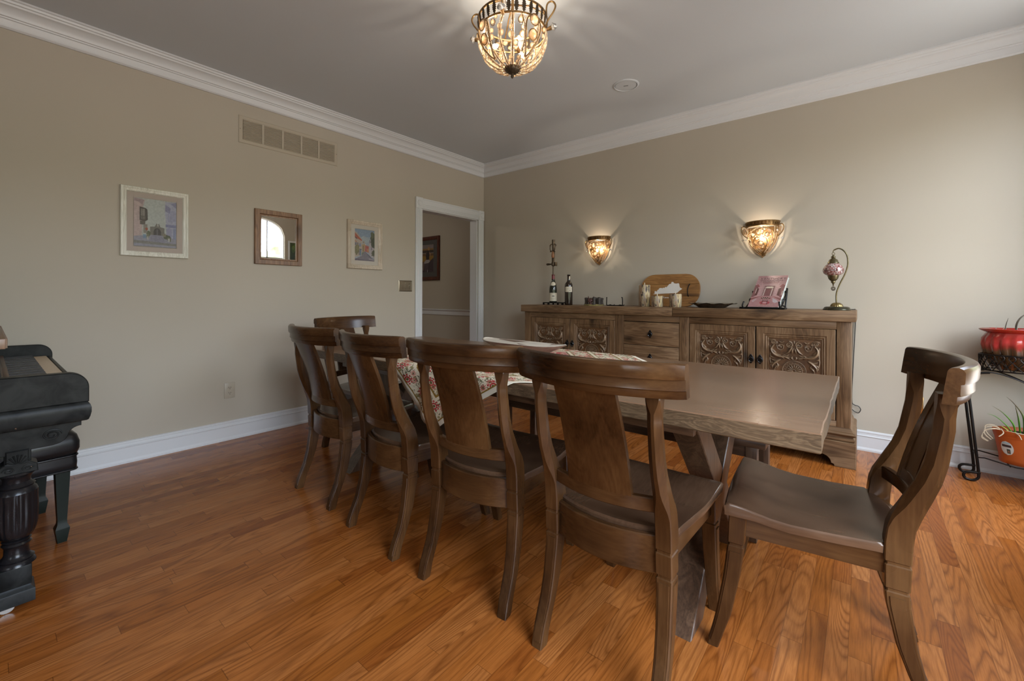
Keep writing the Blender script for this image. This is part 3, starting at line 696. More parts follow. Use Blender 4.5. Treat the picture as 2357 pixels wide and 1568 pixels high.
def make_chair(label):
    t = thing('dining_chair', label, 'chair', group='dining chairs around the long table')
    xb = lambda z: .183+.006*(1-smooth(0, .4, z))
    for s in (-1, 1):
        leg_mesh(BL, s, xb, True, True).build('back_leg', CH['z'], t, 30)
        leg_mesh(FL, s, lambda z: .198, True, False).build('front_leg', CH['z'], t, 30)
    # seat: saddled plank
    us = [-1, -.985, -.95, -.85, -.65, -.4, -.15, .15, .4, .65, .85, .95, .985, 1]; vs = [0, .015, .05, .12, .25, .4, .55, .68, .78, .86, .92, .96, .985, 1]
    def hw(y): return .205+.028*smooth(-.11, .27, y)
    top, bot = [], []
    for v in vs:
        rt_, rb = [], []
        for u in us:
            yr = -.163+.058*abs(u)**2.2; yf = .279-.008*u*u
            y = yr+(yf-yr)*v; x = u*hw(y)
            z = .446+.006*smooth(.02, -.12, y)+.024*smooth(.10, .26, y)-.006*smooth(.262, .28, y)
            z -= .010*(1-u*u)*math.sin(PI*min(1, max(0, v)))**.8
            e = .0
            if abs(u) > .99 or v < .001 or v > .999: e = .006
            rt_.append((x, y, z-e)); rb.append((x*.985, y, min(z-.026, .432)))
        top.append(rt_); bot.append(rb)
    m = MB(); m.surf(top); m.surf(bot)
    m2 = []
    per = [(0, j) for j in range(len(us))]+[(i, len(us)-1) for i in range(1, len(vs))]+[(len(vs)-1, j) for j in range(len(us)-2, -1, -1)]+[(i, 0) for i in range(len(vs)-2, 0, -1)]
    m.loft([[top[i][j] for i, j in per], [bot[i][j] for i, j in per]], cap=False)
    bmesh.ops.remove_doubles(m.bm, verts=list(m.bm.verts), dist=.0004)
    m.build('seat', SEATW, t, 40)
    for s in (-1, 1):
        MB().loft([[(s*x0-.009, y, .372), (s*x0+.009, y, .372), (s*x0+.009, y, .434), (s*x0-.009, y, .434)] for y, x0 in ((-.125, .186), (.235, .200))]).build('side_apron', CH['y'], t)
    MB().box(-.18, .18, .226, .246, .372, .438, .002).build('front_apron', CH['x'], t)
    def curved(z0, z1, ye, sag, xh, th, n=14, bev=.003):
        rings = []
        for i in range(n+1):
            x = -xh+2*xh*i/n; y = ye-sag*(1-(x/xh)**2)
            rings.append([(x, y, z0+bev), (x, y, z1-bev), (x, y-bev, z1), (x, y-th+bev, z1), (x, y-th, z1-bev), (x, y-th, z0+bev), (x, y-th+bev, z0), (x, y-bev, z0)])
        return MB().loft(rings)
    curved(.334, .440, -.128, .040, .166, .020).build('rear_apron', CH['x'], t)
    curved(.508, .548, -.140, .038, .166, .022).build('cross_rail', CH['x'], t)
    # back splat with raised field
    def sp(xn, tt, off):
        w = .102-.006*tt; x = xn*w
        z = .535+(.862-.535)*tt
        y0 = -.151-.038*(1-(x/.166)**2); y1 = -.216-.072*(1-(x/.263)**2)
        return (x, y0*(1-tt)+y1*tt+.010*math.sin(PI*tt)+off, z)
    m = MB()
    N_ = 10; T_ = 12
    A = [[sp(-1+2*i/N_, j/T_, .006) for i in range(N_+1)] for j in range(T_+1)]; B = [[sp(-1+2*i/N_, j/T_, -.009) for i in range(N_+1)] for j in range(T_+1)]
    m.loft([a+b[::-1] for a, b in zip(A, B)])
    for (ua, ub, ta, tb) in ((-.74, -.64, .14, .86), (.64, .74, .14, .86), (-.74, .74, .10, .14), (-.74, .74, .86, .90)):
        n1 = 2 if ub-ua < .5 else 10; n2 = 10 if tb-ta > .5 else 2
        G = [[sp(ua+(ub-ua)*i/n1, ta+(tb-ta)*j/n2, .0085) for i in range(n1+1)] for j in range(n2+1)]
        G2 = [[sp(ua+(ub-ua)*i/n1, ta+(tb-ta)*j/n2, .003) for i in range(n1+1)] for j in range(n2+1)]
        m.loft([g+h[::-1] for g, h in zip(G, G2)])
    m.build('splat', CH['z'], t, 40)
    # stepped crest rail
    prof = [(.010, .847), (.004, .893), (-.001, .930), (-.005, .936), (-.012, .9385), (-.022, .9385), (-.029, .935), (-.033, .927), (-.032, .903), (-.0305, .897), (-.0245, .8955), (-.0235, .872), (-.0245, .869), (-.0185, .8665), (-.0165, .850), (-.014, .846)]
    rings = []
    for i in range(25):
        x = -.264+.528*i/24; y = -.213-.072*(1-(x/.264)**2)
        e = .0015 if i in (0, 24) else 0
        rings.append([(x, y+a*(1-e*20)-.0005, z-(e if z > .9 else -e)) for a, z in prof])
    MB().loft(rings).build('top_rail', CH['x'], t, 28)
    return t
CHAIRS = [  # x, y, rotation, label
    (3.150, -2.687, 0, 'dark walnut dining chair with its back to the camera, nearest of the row of four'),
    (2.582, -2.687, math.radians(6.5), 'dark walnut dining chair in front of the hanging cloth corner, second nearest of the row'),
    (2.054, -2.699, math.radians(-3.85), 'dark walnut dining chair in the row, between the leftmost chair and the hanging cloth corner'),
    (1.441, -2.661, math.radians(-1.5), 'dark walnut dining chair farthest along the row, leftmost with its back to the camera'),
    (.905, -2.230, math.radians(-82.4), 'dark walnut dining chair at the far table end, facing the camera near the doorway'),
    (3.672, -2.318, math.radians(95), 'dark walnut dining chair pulled out at the near table end, seat seen from the side')]
c0 = make_chair(CHAIRS[0][3])
for i, (x, y, rz, lb) in enumerate(CHAIRS):
    c = c0 if i == 0 else copy_tree(c0)
    c.location = (x, y, 0); c.rotation_euler = (0, 0, rz); c['label'] = lb

# ------------------------------------------------------------------ trestle table
TX0, TX1, TY0, TY1 = .860, 3.672, -2.690, -1.668; TZ = .760
tb = thing('dining_table', 'long rustic brown trestle dining table with thick rough edged top', 'table', (2.266, -2.18, 0))
rr = random.Random(3)
pts = []
def edge(p, q, n):
    for i in range(n):
        t_ = i/n; j = 0 if i == 0 else .0022
        pts.append((p[0]+(q[0]-p[0])*t_+rr.uniform(-j, j)*(q[1] != p[1]), p[1]+(q[1]-p[1])*t_+rr.uniform(-j, j)*(q[0] != p[0])))
edge((TX0, TY0), (TX1, TY0), 56); edge((TX1, TY0), (TX1, TY1), 16); edge((TX1, TY1), (TX0, TY1), 56); edge((TX0, TY1), (TX0, TY0), 16)
split_top(rel(MB().prism(pts, 'z', .708, TZ, .003), tb).build('table_top', [TT, TE], tb, 30))
for y in (-2.585, -1.80): rel(MB().box(1.20, 3.333, y, y+.028, .655, .708, .002), tb).build('apron', TD['x'], tb)
for x in (1.205, 3.235):
    rel(MB().box(x, x+.095, -2.557, -1.80, .662, .708, .002), tb).build('cleat', TD['y'], tb)
    for s in (1, -1):
        pr = [(-2.19-s*.335-.066, 0), (-2.19-s*.335+.066, 0), (-2.19+s*.31+.062, .700), (-2.19+s*.31-.062, .700)]
        rel(MB().prism(pr, 'x', x+(.002 if s < 0 else 0), x+.095-(.002 if s < 0 else 0), .003), tb).build('leg', TD['z'], tb)
rel(MB().box(1.25, 3.29, -2.245, -2.135, .255, .352, .004), tb).build('stretcher', TD['x'], tb)

# ------------------------------------------------------------------ bench on the far side
bn = thing('dining_bench', 'dark wooden bench pushed under the far side of the table', 'bench', (2.64, -1.66, 0))
rel(MB().box(1.86, 3.42, -1.84, -1.47, .425, .462, .005), bn).build('seat', TD['x'], bn)
for y in (-1.825, -1.508): rel(MB().box(1.90, 3.375, y, y+.02, .375, .425), bn).build('apron', TD['x'], bn)
for x in (1.892, 3.339):
    rel(MB().box(x+.012, x+.030, -1.80, -1.51, .375, .425), bn).build('end_apron', TD['y'], bn)
    for y in (-1.835, -1.53): rel(MB().box(x, x+.046, y, y+.048, 0, .425, .003), bn).build('leg', TD['z'], bn)

# ------------------------------------------------------------------ cloth
def cloth():
    A, B, Cc = V((3.2, -2.215, 0)), V((2.226, -2.985, 0)), V((1.426, -2.03, 0))
    n = 72; g = []
    for j in range(n+1):
        row = []
        for i in range(n+1):
            p = B+(A-B)*(i/n)+(Cc-B)*(j/n)
            x, y = p.x, p.y
            w_ = smooth(-2.2, -2.69, y); x = x+w_*(-.13*max(0, 2.24-x)/.27 if x < 2.24 else .10*(x-2.24)/.36)
            z = TZ+.0022+.0012*math.sin(x*31+y*17)*math.sin(y*23)
            for edge_y, s in ((TY0, -1), (TY1, 1)):
                d = (y-edge_y)*s
                if d > 0:
                    rad = .012; q = min(d, rad*PI/2)
                    yy = edge_y+s*(.003+rad*math.sin(q/rad)*.8); zz = TZ+.003-rad*(1-math.cos(q/rad))
                    dd = max(0, d-rad*PI/2); fall = dd/.3
                    rip = .014*math.sin(x*26+s)*min(1, fall*1.3)+.010*math.sin(x*57+1)*fall
                    y, z = yy+s*(.004+abs(rip)*.9)+s*.01*fall, zz-dd*(.985 if s < 0 else .60)
                    x = x-.05*fall*math.sin((x-2.25)*3)
            row.append((x, y, z))
        g.append(row)
    m = MB(); m.surf(g)
    uvl = m.bm.loops.layers.uv.new('UVMap')
    m.bm.verts.ensure_lookup_table()
    for f in m.bm.faces:
        for l in f.loops:
            k = l.vert.index; l[uvl].uv = ((k % (n+1))/n, (k//(n+1))/n)
    return m
m = cloth(); m.bm.verts.index_update()
uvl = m.bm.loops.layers.uv.active
for f in m.bm.faces:
    for l in f.loops:
        k = l.vert.index; l[uvl].uv = ((k % 73)/72, (k//73)/72)
o = m.build('tablecloth', m_cloth(), ang=80, recalc=True)
sol = o.modifiers.new('thickness', 'SOLIDIFY'); sol.thickness = .0012; sol.offset = 1
tag(o, 'cream printed cotton cloth with red flowers and paisley laid diagonally over the table', 'tablecloth')

# ------------------------------------------------------------------ dough bowl on the cloth
db = thing('dough_bowl', 'long carved wooden dough bowl with pale inside standing on the printed cloth', 'bowl', (2.17, -1.985, TZ+.0042), math.radians(-3))
def boat(prof):
    rings = []
    for a, b, z in prof:
        rings.append([(a*math.copysign(abs(math.cos(2*PI*k/36))**.8, math.cos(2*PI*k/36)), b*math.sin(2*PI*k/36)*(1+.08*math.cos(4*PI*k/36)), z+(.012*abs(math.cos(2*PI*k/36))**6 if z > .02 else 0)) for k in range(36)])
    return MB().loft(rings)
boat([(.12, .04, 0), (.17, .058, .004), (.25, .083, .028), (.315, .100, .055), (.318, .102, .058)]).build('outer_shell', wood('bowl_outside', (.10, .06, .04), (.2, .13, .09), (.3, .22, .16), 'x', rough=.5), db, 50)
m = boat([(.315, .100, .0585), (.309, .096, .061), (.301, .090, .059), (.292, .084, .052)]); m.build('rim', plain('bowl_rim', (.66, .60, .50), .6, var=.15), db, 60)
m = boat([(.293, .085, .052), (.22, .065, .024), (.13, .04, .011), (.01, .01, .009)]); m.build('hollow', wood('bowl_inside', (.42, .31, .18), (.58, .46, .30), (.68, .57, .41), 'x', rough=.55), db, 60)

# ------------------------------------------------------------------ sideboard
SB = thing('sideboard', 'long aged pine sideboard with four carved doors and centre drawers against the back wall', 'sideboard', (2.358, -.25, 0))
FY = -.478
def sbp(m, name, mat, parent=SB, ang=30, **k):
    return rel(m, SB).build(name, mat, parent, ang, **k)
m = MB(); m.box(.999, 2.552, -.502, -.012, .943, 1.0125, .004); sbp(m, 'top_board', PINE['x'])
m = MB(); m.box(2.554, 3.716, -.502, -.012, .943, 1.0125, .004); sbp(m, 'top_board', PINE['x'])
m = MB()
for a, b in ((1.035, 1.110), (2.041, 2.124), (2.602, 2.678), (3.615, 3.690)): sbp(MB().box(a, b, FY, FY+.05, .25, .943, .002), 'face_post', PINE['z'])
for a, b in ((1.110, 2.041), (2.124, 2.602), (2.678, 3.615)):
    for z0, z1 in ((.891, .943), (.25, .289)): sbp(MB().box(a, b, FY+.001, FY+.04, z0, z1, .0015), 'face_rail', PINE['x'])
m = MB().box(1.036, 1.056, -.44, -.03, .2, .943).box(3.669, 3.689, -.44, -.03, .2, .943).box(1.05, 3.68, -.05, -.03, .2, .943).box(1.05, 3.68, -.44, -.03, .2, .24)
sbp(m, 'carcass', PINE['z'])
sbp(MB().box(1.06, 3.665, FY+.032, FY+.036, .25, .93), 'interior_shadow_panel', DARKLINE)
# plinth with bracket feet
def foot_poly(x0, x1):
    h = .165; pts = [(x0, 0), (x0+.11, 0), (x0+.114, .014), (x0+.128, .018)]
    pts += [(x0+.128+.055*(1-math.cos(a)), .018+.05*math.sin(a)) for a in [PI/2*i/8 for i in range(1, 9)]]
    pts += [(x1-(p[0]-x0), p[1]) for p in pts[::-1]]
    return pts+[(x1, h), (x0, h)]
m = MB().prism(foot_poly(1.008, 3.717), 'y', -.508, -.482, .002)
m.box(1.008, 1.03, -.482, -.03, 0, .165).box(3.695, 3.717, -.482, -.03, 0, .165)
sbp(m, 'plinth', PINE['x'])
mp = [(0, .165), (-.016, .165), (-.022, .175), (-.022, .185), (-.014, .194), (-.014, .199), (-.024, .206), (-.028, .214), (-.024, .223), (-.012, .228), (-.008, .240), (0, .252)]
m = MB()
rings = [[(1.036+d, FY+d, z), (3.689-d, FY+d, z), (3.689-d, -.03, z), (1.036+d, -.03, z)] for d, z in mp]
m.loft(rings); sbp(m, 'base_moulding', PINE['x'])
# carving (outward = +x, right = +y, up = +z)
def carve():
    m = MB(); X0 = .004; K = 1.3
    def T(pts, r, flat=.8):
        r = [q*K for q in r] if hasattr(r, '__len__') else r*K
        m.tube([(X0+p[2] if len(p) > 2 else X0, p[0], p[1]) for p in pts], r, 6, flat=1.0)
    def spiral(c, r, turns, sx, start=PI/2, rad=.0048):
        pts = []
        for i in range(int(turns*14)+1):
            a = i*2*PI/14; q = r*(1-.80*i/(turns*14)); pts.append((c[0]+sx*q*math.cos(start+a), c[1]+q*math.sin(start+a)))
        T(pts, [rad*(1-.4*i/len(pts)) for i in range(len(pts))]); m.ball((X0, *pts[-1]), rad*1.1, 8, 6)
    def leaf(p, w, n=7):
        c = catmull([(0, a, b) for a, b in p], n); L_ = len(c)
        m.tube([(X0+.003*math.sin(PI*i/L_), q.y, q.z) for i, q in enumerate(c)], [max(.0006, K*w*math.sin(PI*min(1, .08+.92*i/(L_-1)))**.8) for i in range(L_)], 6, flat=.62*1.0, up=(0, 0, 1) if False else (1, 0, 0))
        m.tube([(X0+.004+w*.6*math.sin(PI*i/L_), q.y, q.z) for i, q in enumerate(c)], .0015, 5)
    for sz in (1, -1):
        for sx in (1, -1):
            P = lambda a, b: (sx*a, sz*b)
            spiral(P(.030, .183), .023, 1.6, sx, start=PI*.5 if sz > 0 else -PI*.5)
            spiral(P(.125, .196), .016, 1.5, -sx, start=PI*.2); spiral(P(.108, .190), .008, 1.0, sx)
            leaf([P(.012, .168), P(.020, .150), P(.034, .130), P(.052, .118)], .010); leaf([P(.004, .160), P(.010, .140), P(.012, .120)], .010)
            T([P(.146, .17), P(.143, .12), P(.147, .07), P(.138, .02)], .004)
            leaf([P(.120, .180), P(.138, .150), P(.128, .118), P(.098, .098), P(.060, .094), P(.010, .092)], .014)
            leaf([P(.135, .150), P(.118, .128), P(.106, .120)], .009); leaf([P(.125, .118), P(.100, .108), P(.080, .108)], .008)
            leaf([P(.095, .098), P(.070, .090), P(.058, .082)], .008); leaf([P(.060, .096), P(.036, .086), P(.022, .080)], .008); leaf([P(.01, .10), P(.014, .088), (0, sz*.078)], .008)
            leaf([P(.080, .075), P(.104, .060), P(.128, .034), P(.132, .006)], .012); leaf([P(.100, .066), P(.122, .064), P(.138, .074)], .007); leaf([P(.112, .048), P(.134, .046), P(.142, .034)], .007); leaf([P(.104, .050), P(.096, .030), P(.104, .010)], .007)
            for k in range(7):
                a = PI*(.1+.8*k/6); m.tube([(X0, sx*.080+.004*math.cos(a), sz*(.166+.004*math.sin(a))), (X0+.002, sx*.080+.018*math.cos(a), sz*(.166+.018*math.sin(a)))], [.0022, .0042], 6)
            m.ball((X0+.001, sx*.080, sz*.163), .0065, 8, 6)
            T([P(.062, .176), P(.066, .152), P(.080, .142), P(.100, .152), P(.105, .178)], .0028)
        m.ball((X0, 0, sz*.200), .007, 8, 6, (.8, .8, 1.8))
        for sx in (1, -1):
            P = lambda a, b: (sx*a, sz*b)
            leaf([P(.150, .205), P(.140, .21), P(.120, .215)], .006); leaf([P(.06, .205), P(.075, .195), P(.09, .205)], .006); leaf([P(.148, .10), P(.138, .088), P(.120, .084)], .008)
            leaf([P(.075, .095), P(.066, .104), P(.05, .112)], .006); leaf([P(.088, .035), P(.110, .020), P(.118, .0)], .009); leaf([P(.03, .112), P(.045, .104), P(.06, .106)], .006)
    for k in range(16):
        a = 2*PI*k/16; m.tube([(X0, .012*math.cos(a), .012*math.sin(a)), (X0+.004, .030*math.cos(a), .030*math.sin(a)), (X0, .042*math.cos(a), .042*math.sin(a))], [.0022, .0048, .005], 6)
    for r, w_ in ((.048, .0028), (.070, .0034), (.010, .004)):
        m.tube([(X0, r*math.cos(2*PI*k/40), r*math.sin(2*PI*k/40)) for k in range(40)], w_, 6, loop=True)
    for k in range(20):
        a = 2*PI*k/20
        for d in (.16, -.16): m.tube([(X0-.001, .049*math.cos(a), .049*math.sin(a)), (X0-.001, .069*math.cos(a+d*2), .069*math.sin(a+d*2))], .0014, 4)
    return m
RZ = Matrix.Rotation(-PI/2, 4, 'Z')
def place(m, x, z, y=FY): return Matrix.Translation((x-2.358, y+.25, z)) @ RZ
DOORS = [((1.113+1.5785)/2, .4625, 'r'), ((1.5815+2.038)/2, .4535, 'l'), ((2.681+3.1435)/2, .4595, 'r'), ((3.1465+3.612)/2, .4625, 'l')]
DW, DH = .459, .5965
dprof = [(0, -.02), (0, 0), (.002, .002), (.046, .002), (.050, -.003), (.054, -.003), (.060, .0), (.066, -.006), (.072, -.004), (.080, -.012), (.080, -.02)]
d_me = c_me = h_me = g_me = None
def handle_mesh():
    m = MB(); m.prism([(-.0215, 0), (-.006, -.028), (0, -.036), (.006, -.028), (.0215, 0), (.006, .028), (0, .036), (-.006, .028)], 'x', .001, .004, .001)
    m.ball((.008, 0, .010), .006, 10, 8, (1, 1, 1)); return m
for dx, dw, hs in DOORS:
    m = frame_mb(DW, DH, dprof) if d_me is None else None
    if d_me is None:
        bmesh.ops.transform(m.bm, matrix=RZ, verts=list(m.bm.verts)); dr = m.build('door', PINE['z'], SB, 25); d_me = dr.data
    else:
        dr = bpy.data.objects.new('door', d_me); COL.objects.link(dr); dr.parent = SB
    dr.location = (dx-2.358, FY+.25, .590)
    if g_me is None:
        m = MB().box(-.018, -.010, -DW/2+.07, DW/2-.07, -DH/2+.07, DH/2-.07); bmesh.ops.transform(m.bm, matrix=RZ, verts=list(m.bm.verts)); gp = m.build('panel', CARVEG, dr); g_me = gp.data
    else:
        gp = bpy.data.objects.new('panel', g_me); COL.objects.link(gp); gp.parent = dr
    if c_me is None:
        m = carve(); bmesh.ops.transform(m.bm, matrix=RZ @ Matrix.Translation((-.012, 0, 0)) @ Matrix.Diagonal((1, .985, .985, 1)), verts=list(m.bm.verts)); cv = m.build('carving', CARVE, dr, 60); c_me = cv.data
    else:
        cv = bpy.data.objects.new('carving', c_me); COL.objects.link(cv); cv.parent = dr
    sgn = 1 if hs == 'r' else -1
    if h_me is None:
        m = handle_mesh(); bmesh.ops.transform(m.bm, matrix=RZ, verts=list(m.bm.verts)); hd = m.build('handle_plate', BLACKM, dr); h_me = hd.data
        m = MB().tube([(.010+.004*math.sin(2*PI*k/24), .0165*math.cos(2*PI*k/24), -.004+.0165*math.sin(2*PI*k/24)) for k in range(24)], .0036, 8, loop=True)
        bmesh.ops.transform(m.bm, matrix=RZ, verts=list(m.bm.verts)); rg = m.build('handle_ring', plain('ring_steel', (.10, .10, .10), .25, .9), dr); r_me = rg.data
    else:
        hd = bpy.data.objects.new('handle_plate', h_me); COL.objects.link(hd); hd.parent = dr
        rg = bpy.data.objects.new('handle_ring', r_me); COL.objects.link(rg); rg.parent = dr
    for q in (hd, rg): q.location = (sgn*(DW/2-.025), -.002, .062)
for z0, z1 in ((.690, .885), (.491, .686), (.293, .487)):
    m = MB().box(-.236, .236, -.003, .018, -(z1-z0)/2, (z1-z0)/2, .002); dr = m.build('drawer', PINE['x'], SB); dr.location = (2.363-2.358, FY+.25, (z0+z1)/2)
    hd = bpy.data.objects.new('handle_plate', h_me); COL.objects.link(hd); hd.parent = dr; hd.location = (0, -.003, 0)
    rg = bpy.data.objects.new('handle_ring', r_me); COL.objects.link(rg); rg.parent = dr; rg.location = (0, -.003, 0)
m = MB().box(2.124, 2.602, FY+.004, FY+.03, .6863, .6897).box(2.124, 2.602, FY+.004, FY+.03, .4873, .4907); sbp(m, 'drawer_gap_shade', DARKLINE)  # near-black strips: shade of the gaps between drawers put into colour
# ------------------------------------------------------------------ things on the sideboard
ZS = 1.0125
GLASSD = plain('dark_bottle_glass', (.010, .012, .008), .10, 0, .7)
GLASSB = plain('brown_bottle_glass', (.018, .010, .006), .10, 0, .7)
PAPER = plain('cream_label_paper', (.62, .56, .44), .7)
FOILR = plain('red_foil', (.16, .018, .02), .4)
INK = plain('ink', (.06, .055, .06), .8)
def dashes(m, R, rows, a0, a1, r=None):
    """tiny unreadable print on a cylinder label"""
    q = random.Random(5)
    for z, h in rows:
        a = a0
        while a < a1:
            w_ = q.uniform(.04, .12); b = min(a+w_, a1)
            m.poly([(R*math.cos(a), R*math.sin(a), z), (R*math.cos(b), R*math.sin(b), z), (R*math.cos(b), R*math.sin(b), z+h), (R*math.cos(a), R*math.sin(a), z+h)]); a = b+q.uniform(.03, .06)
def label_patch(R, z0, z1, a0, a1, n=16, top=None):
    g = []
    for j in range(7):
        row = []
        for i in range(n+1):
            a = a0+(a1-a0)*i/n; t = -1+2*i/n
            zt = z1 if top is None else z0+(z1-z0)*top(t); zb = z0 if top is None else z0+(z1-z0)*(.5-.5*math.sqrt(max(0, 1-t*t)))
            z = zb+(zt-zb)*j/6; rr_ = R(z) if callable(R) else R
            row.append((rr_*math.cos(a), rr_*math.sin(a), z))
        g.append(row)
    return MB().surf(g)
FACE = math.atan2(-3.75, 2.3)
op = thing('wine_opener', 'tall antique bronze lever wine opener on low black stand over a bottle', 'wine opener', (1.262, -.255, ZS))
m = MB().box(-.124, .124, -.05, .06, .016, .026, .002)
for x in (-.118, -.06, .06, .112):
    for y in (-.044, .050): m.box(x-.006, x+.008, y-.006, y+.006, 0, .018)
m.build('stand', IRON, op)
ox, oz = -.027, .0
MB().tube([(ox-.030, .043, .02), (ox-.030, .043, .42), (ox-.012, .02, .46)], .006, 8).build('support_rod', DBRONZE, op)
MB().lathe([(.006, .33), (.0065, .40), (.014, .405), (.019, .41), (.0195, .44), (.016, .445), (.0165, .56), (.0135, .565), (.0135, .62), (.015, .625), (.0155, .68), (.0005, .68)], 18, (ox, 0, 0)).build('barrel', DBRONZE, op)
m = MB().lathe([(.006, 0), (.007, .02), (.011, .045), (.012, .062), (.008, .072), (.0005, .074)], 12, mat=Matrix.Translation((ox-.012, 0, .425)) @ Matrix.Rotation(-PI/2, 4, 'Y'))
m.build('lever_handle', DBRONZE, op)
m = MB().box(ox+.018, ox+.026, -.012, .012, .412, .436, .002).box(ox+.026, ox+.040, -.016, .016, .404, .446, .004); m.build('clamp_jaw', DBRONZE, op)
m = MB()
for s in (-1, 1): m.tube(catmull([(ox+s*.012, -.004, .635), (ox+s*.030, -.006, .628), (ox+s*.034, -.01, .60), (ox+s*.026, -.016, .568), (ox+.004, -.022, .552)], 5), .0045, 8).ball((ox+s*.036, -.006, .618), .008).ball((ox+s*.027, -.012, .556), .007)
m.build('yoke', DBRONZE, op)
m = MB().lathe([(.0005, 0), (.009, .003), (.015, .016), (.014, .035), (.009, .062), (.006, .068)], 14, (ox+.010, -.026, .486)); m.build('wood_grip', wood('grip_wood', (.10, .04, .015), (.26, .11, .04), (.36, .18, .08), 'z', cs=60), op)
def bottle(name, label, loc, prof, mat, parts):
    t = thing(name, label, 'bottle', loc, 0, 'wine bottles on the sideboard')
    MB().lathe(prof, 28).build('glass_body', mat, t, 50)
    for nm, mb, mt in parts: mb.build(nm, mt, t, 60)
    return t
prA = [(.001, .0), (.036, .0), (.0395, .004), (.040, .01), (.040, .125), (.0385, .15), (.034, .175), (.026, .20), (.019, .222), (.0155, .24), (.0145, .278), (.0155, .28), (.0155, .289), (.001, .289)]
RA = lambda z: [r for r in [None]][0] or (interp([(p[1], p[0]) for p in prA[1:-1]], z)[0]+.0006)
ff = math.atan2(-3.76, 2.52)
m1 = label_patch(.0406, .012, .098, ff-1.25, ff+1.25); m2 = label_patch(RA, .172, .212, ff-1.0, ff+1.0, top=lambda t: .5+.5*math.sqrt(max(0, 1-t*t)))
m3 = MB().lathe([(.0165, .24), (.0158, .25), (.0155, .285), (.0160, .2895), (.001, .290)], 20)
m4 = MB(); dashes(m4, .0412, [(.088, .002), (.040, .002), (.034, .0015), (.020, .002)], ff-.7, ff+.7)
for k in range(5): m4.poly([(.0412*math.cos(ff+a), .0412*math.sin(ff+a), z) for a, z in ((-.32+k*.13, .058+.003*(k % 2)), (-.22+k*.13, .058), (-.20+k*.13, .070+.004*(k % 2)), (-.30+k*.13, .068))])
bottle('wine_bottle', 'burgundy style wine bottle with red foil and cream label standing under the opener', (1.235, -.255, ZS+.0262), prA, GLASSD, [('label', m1, PAPER), ('neck_label', m2, PAPER), ('foil', m3, FOILR), ('label_print', m4, INK)])
prB = [(.001, 0), (.036, 0), (.0400, .004), (.0405, .01), (.0405, .195), (.038, .212), (.028, .228), (.019, .238), (.0150, .25), (.0142, .296), (.016, .298), (.0165, .310), (.001, .310)]
ff = math.atan2(-3.76, 2.33)
m1 = label_patch(.0412, .132, .186, ff-.95, ff+.95); m4 = MB(); dashes(m4, .0418, [(.172, .0015), (.160, .0015)], ff-.5, ff+.5); dashes(m4, .0418, [(.146, .006)], ff+.1, ff+.5)
m5 = label_patch(.0150, .262, .292, ff+.2, ff+1.3)
bottle('wine_bottle', 'dark wine bottle with small pale label standing right of the opener', (1.421, -.25, ZS), prB, GLASSB, [('label', m1, PAPER), ('neck_strip', m5, PAPER), ('label_print', m4, INK)])
# little castle-like ornament
fg = thing('ornament', 'small dark ornament of tree trunk pillars around a horned dragon head', 'ornament', (1.728, -.285, ZS))
DK = plain('ornament_bark', (.035, .024, .016), .6, var=.5, vscale=60, bump=.4, bscale=90)
MB().lathe([(.090, 0), (.093, .006), (.088, .012), (.001, .014)], 24, fn=lambda r, z, a: r*(1+.05*math.sin(7*a))).build('base', plain('ornament_moss', (.26, .21, .07), .6, var=.5, vscale=50), fg)
rr = random.Random(4)
for k in range(9):
    a = 2*PI*k/9+.35; r = .074
    if abs(((a-(-PI/2)+PI) % (2*PI))-PI) < .25: continue
    h = .060+.012*rr.random()
    MB().lathe([(.020, 0), (.014, .012), (.013, h*.6), (.017, h*.9), (.015, h), (.001, h+.003)], 9, (r*math.cos(a), r*math.sin(a), .010), fn=lambda q, z, b: q*(1+.16*math.sin(3*b+k))).build('pillar', DK, fg, 70)
m = MB().ball((0, -.066, .050), .026, 14, 10, (1.1, .8, .72)).ball((0, -.088, .042), .016, 12, 8, (1.25, .9, .7)).tube([(0, -.062, .014), (0, -.066, .035)], [.017, .015], 10)
for s in (-1, 1): m.ball((s*.012, -.086, .056), .006).tube(catmull([(s*.020, -.062, .060), (s*.027, -.058, .074), (s*.022+.008*s, -.056, .092)], 4), [.008, .0075, .007, .006, .0055, .005, .004, .003, .001], 8)
m.build('dragon_head', plain('dragon_red', (.07, .025, .02), .45, var=.4, vscale=80), fg, 60)
# iron plate stand
ps = thing('plate_stand', 'empty black iron plate stand with two upright prongs', 'stand', (1.946, -.29, ZS))
MB().tube(catmull([(-.079, .0, .083), (-.080, 0, .05), (-.080, 0, .012), (-.068, 0, .006), (0, 0, .005), (.068, 0, .006), (.079, 0, .014), (.081, 0, .05), (.077, 0, .078), (.070, .0, .080)], 6), .0045, 8).build('front_bar', IRON, ps)
for s in (-1, 1): MB().tube([(s*.05, 0, .006), (s*.05, .09, .005), (s*.05, .10, .012)], .004, 8).box(s*.05-.010, s*.05+.010, .006, .02, .003, .014, .002).build('foot_bar', IRON, ps)
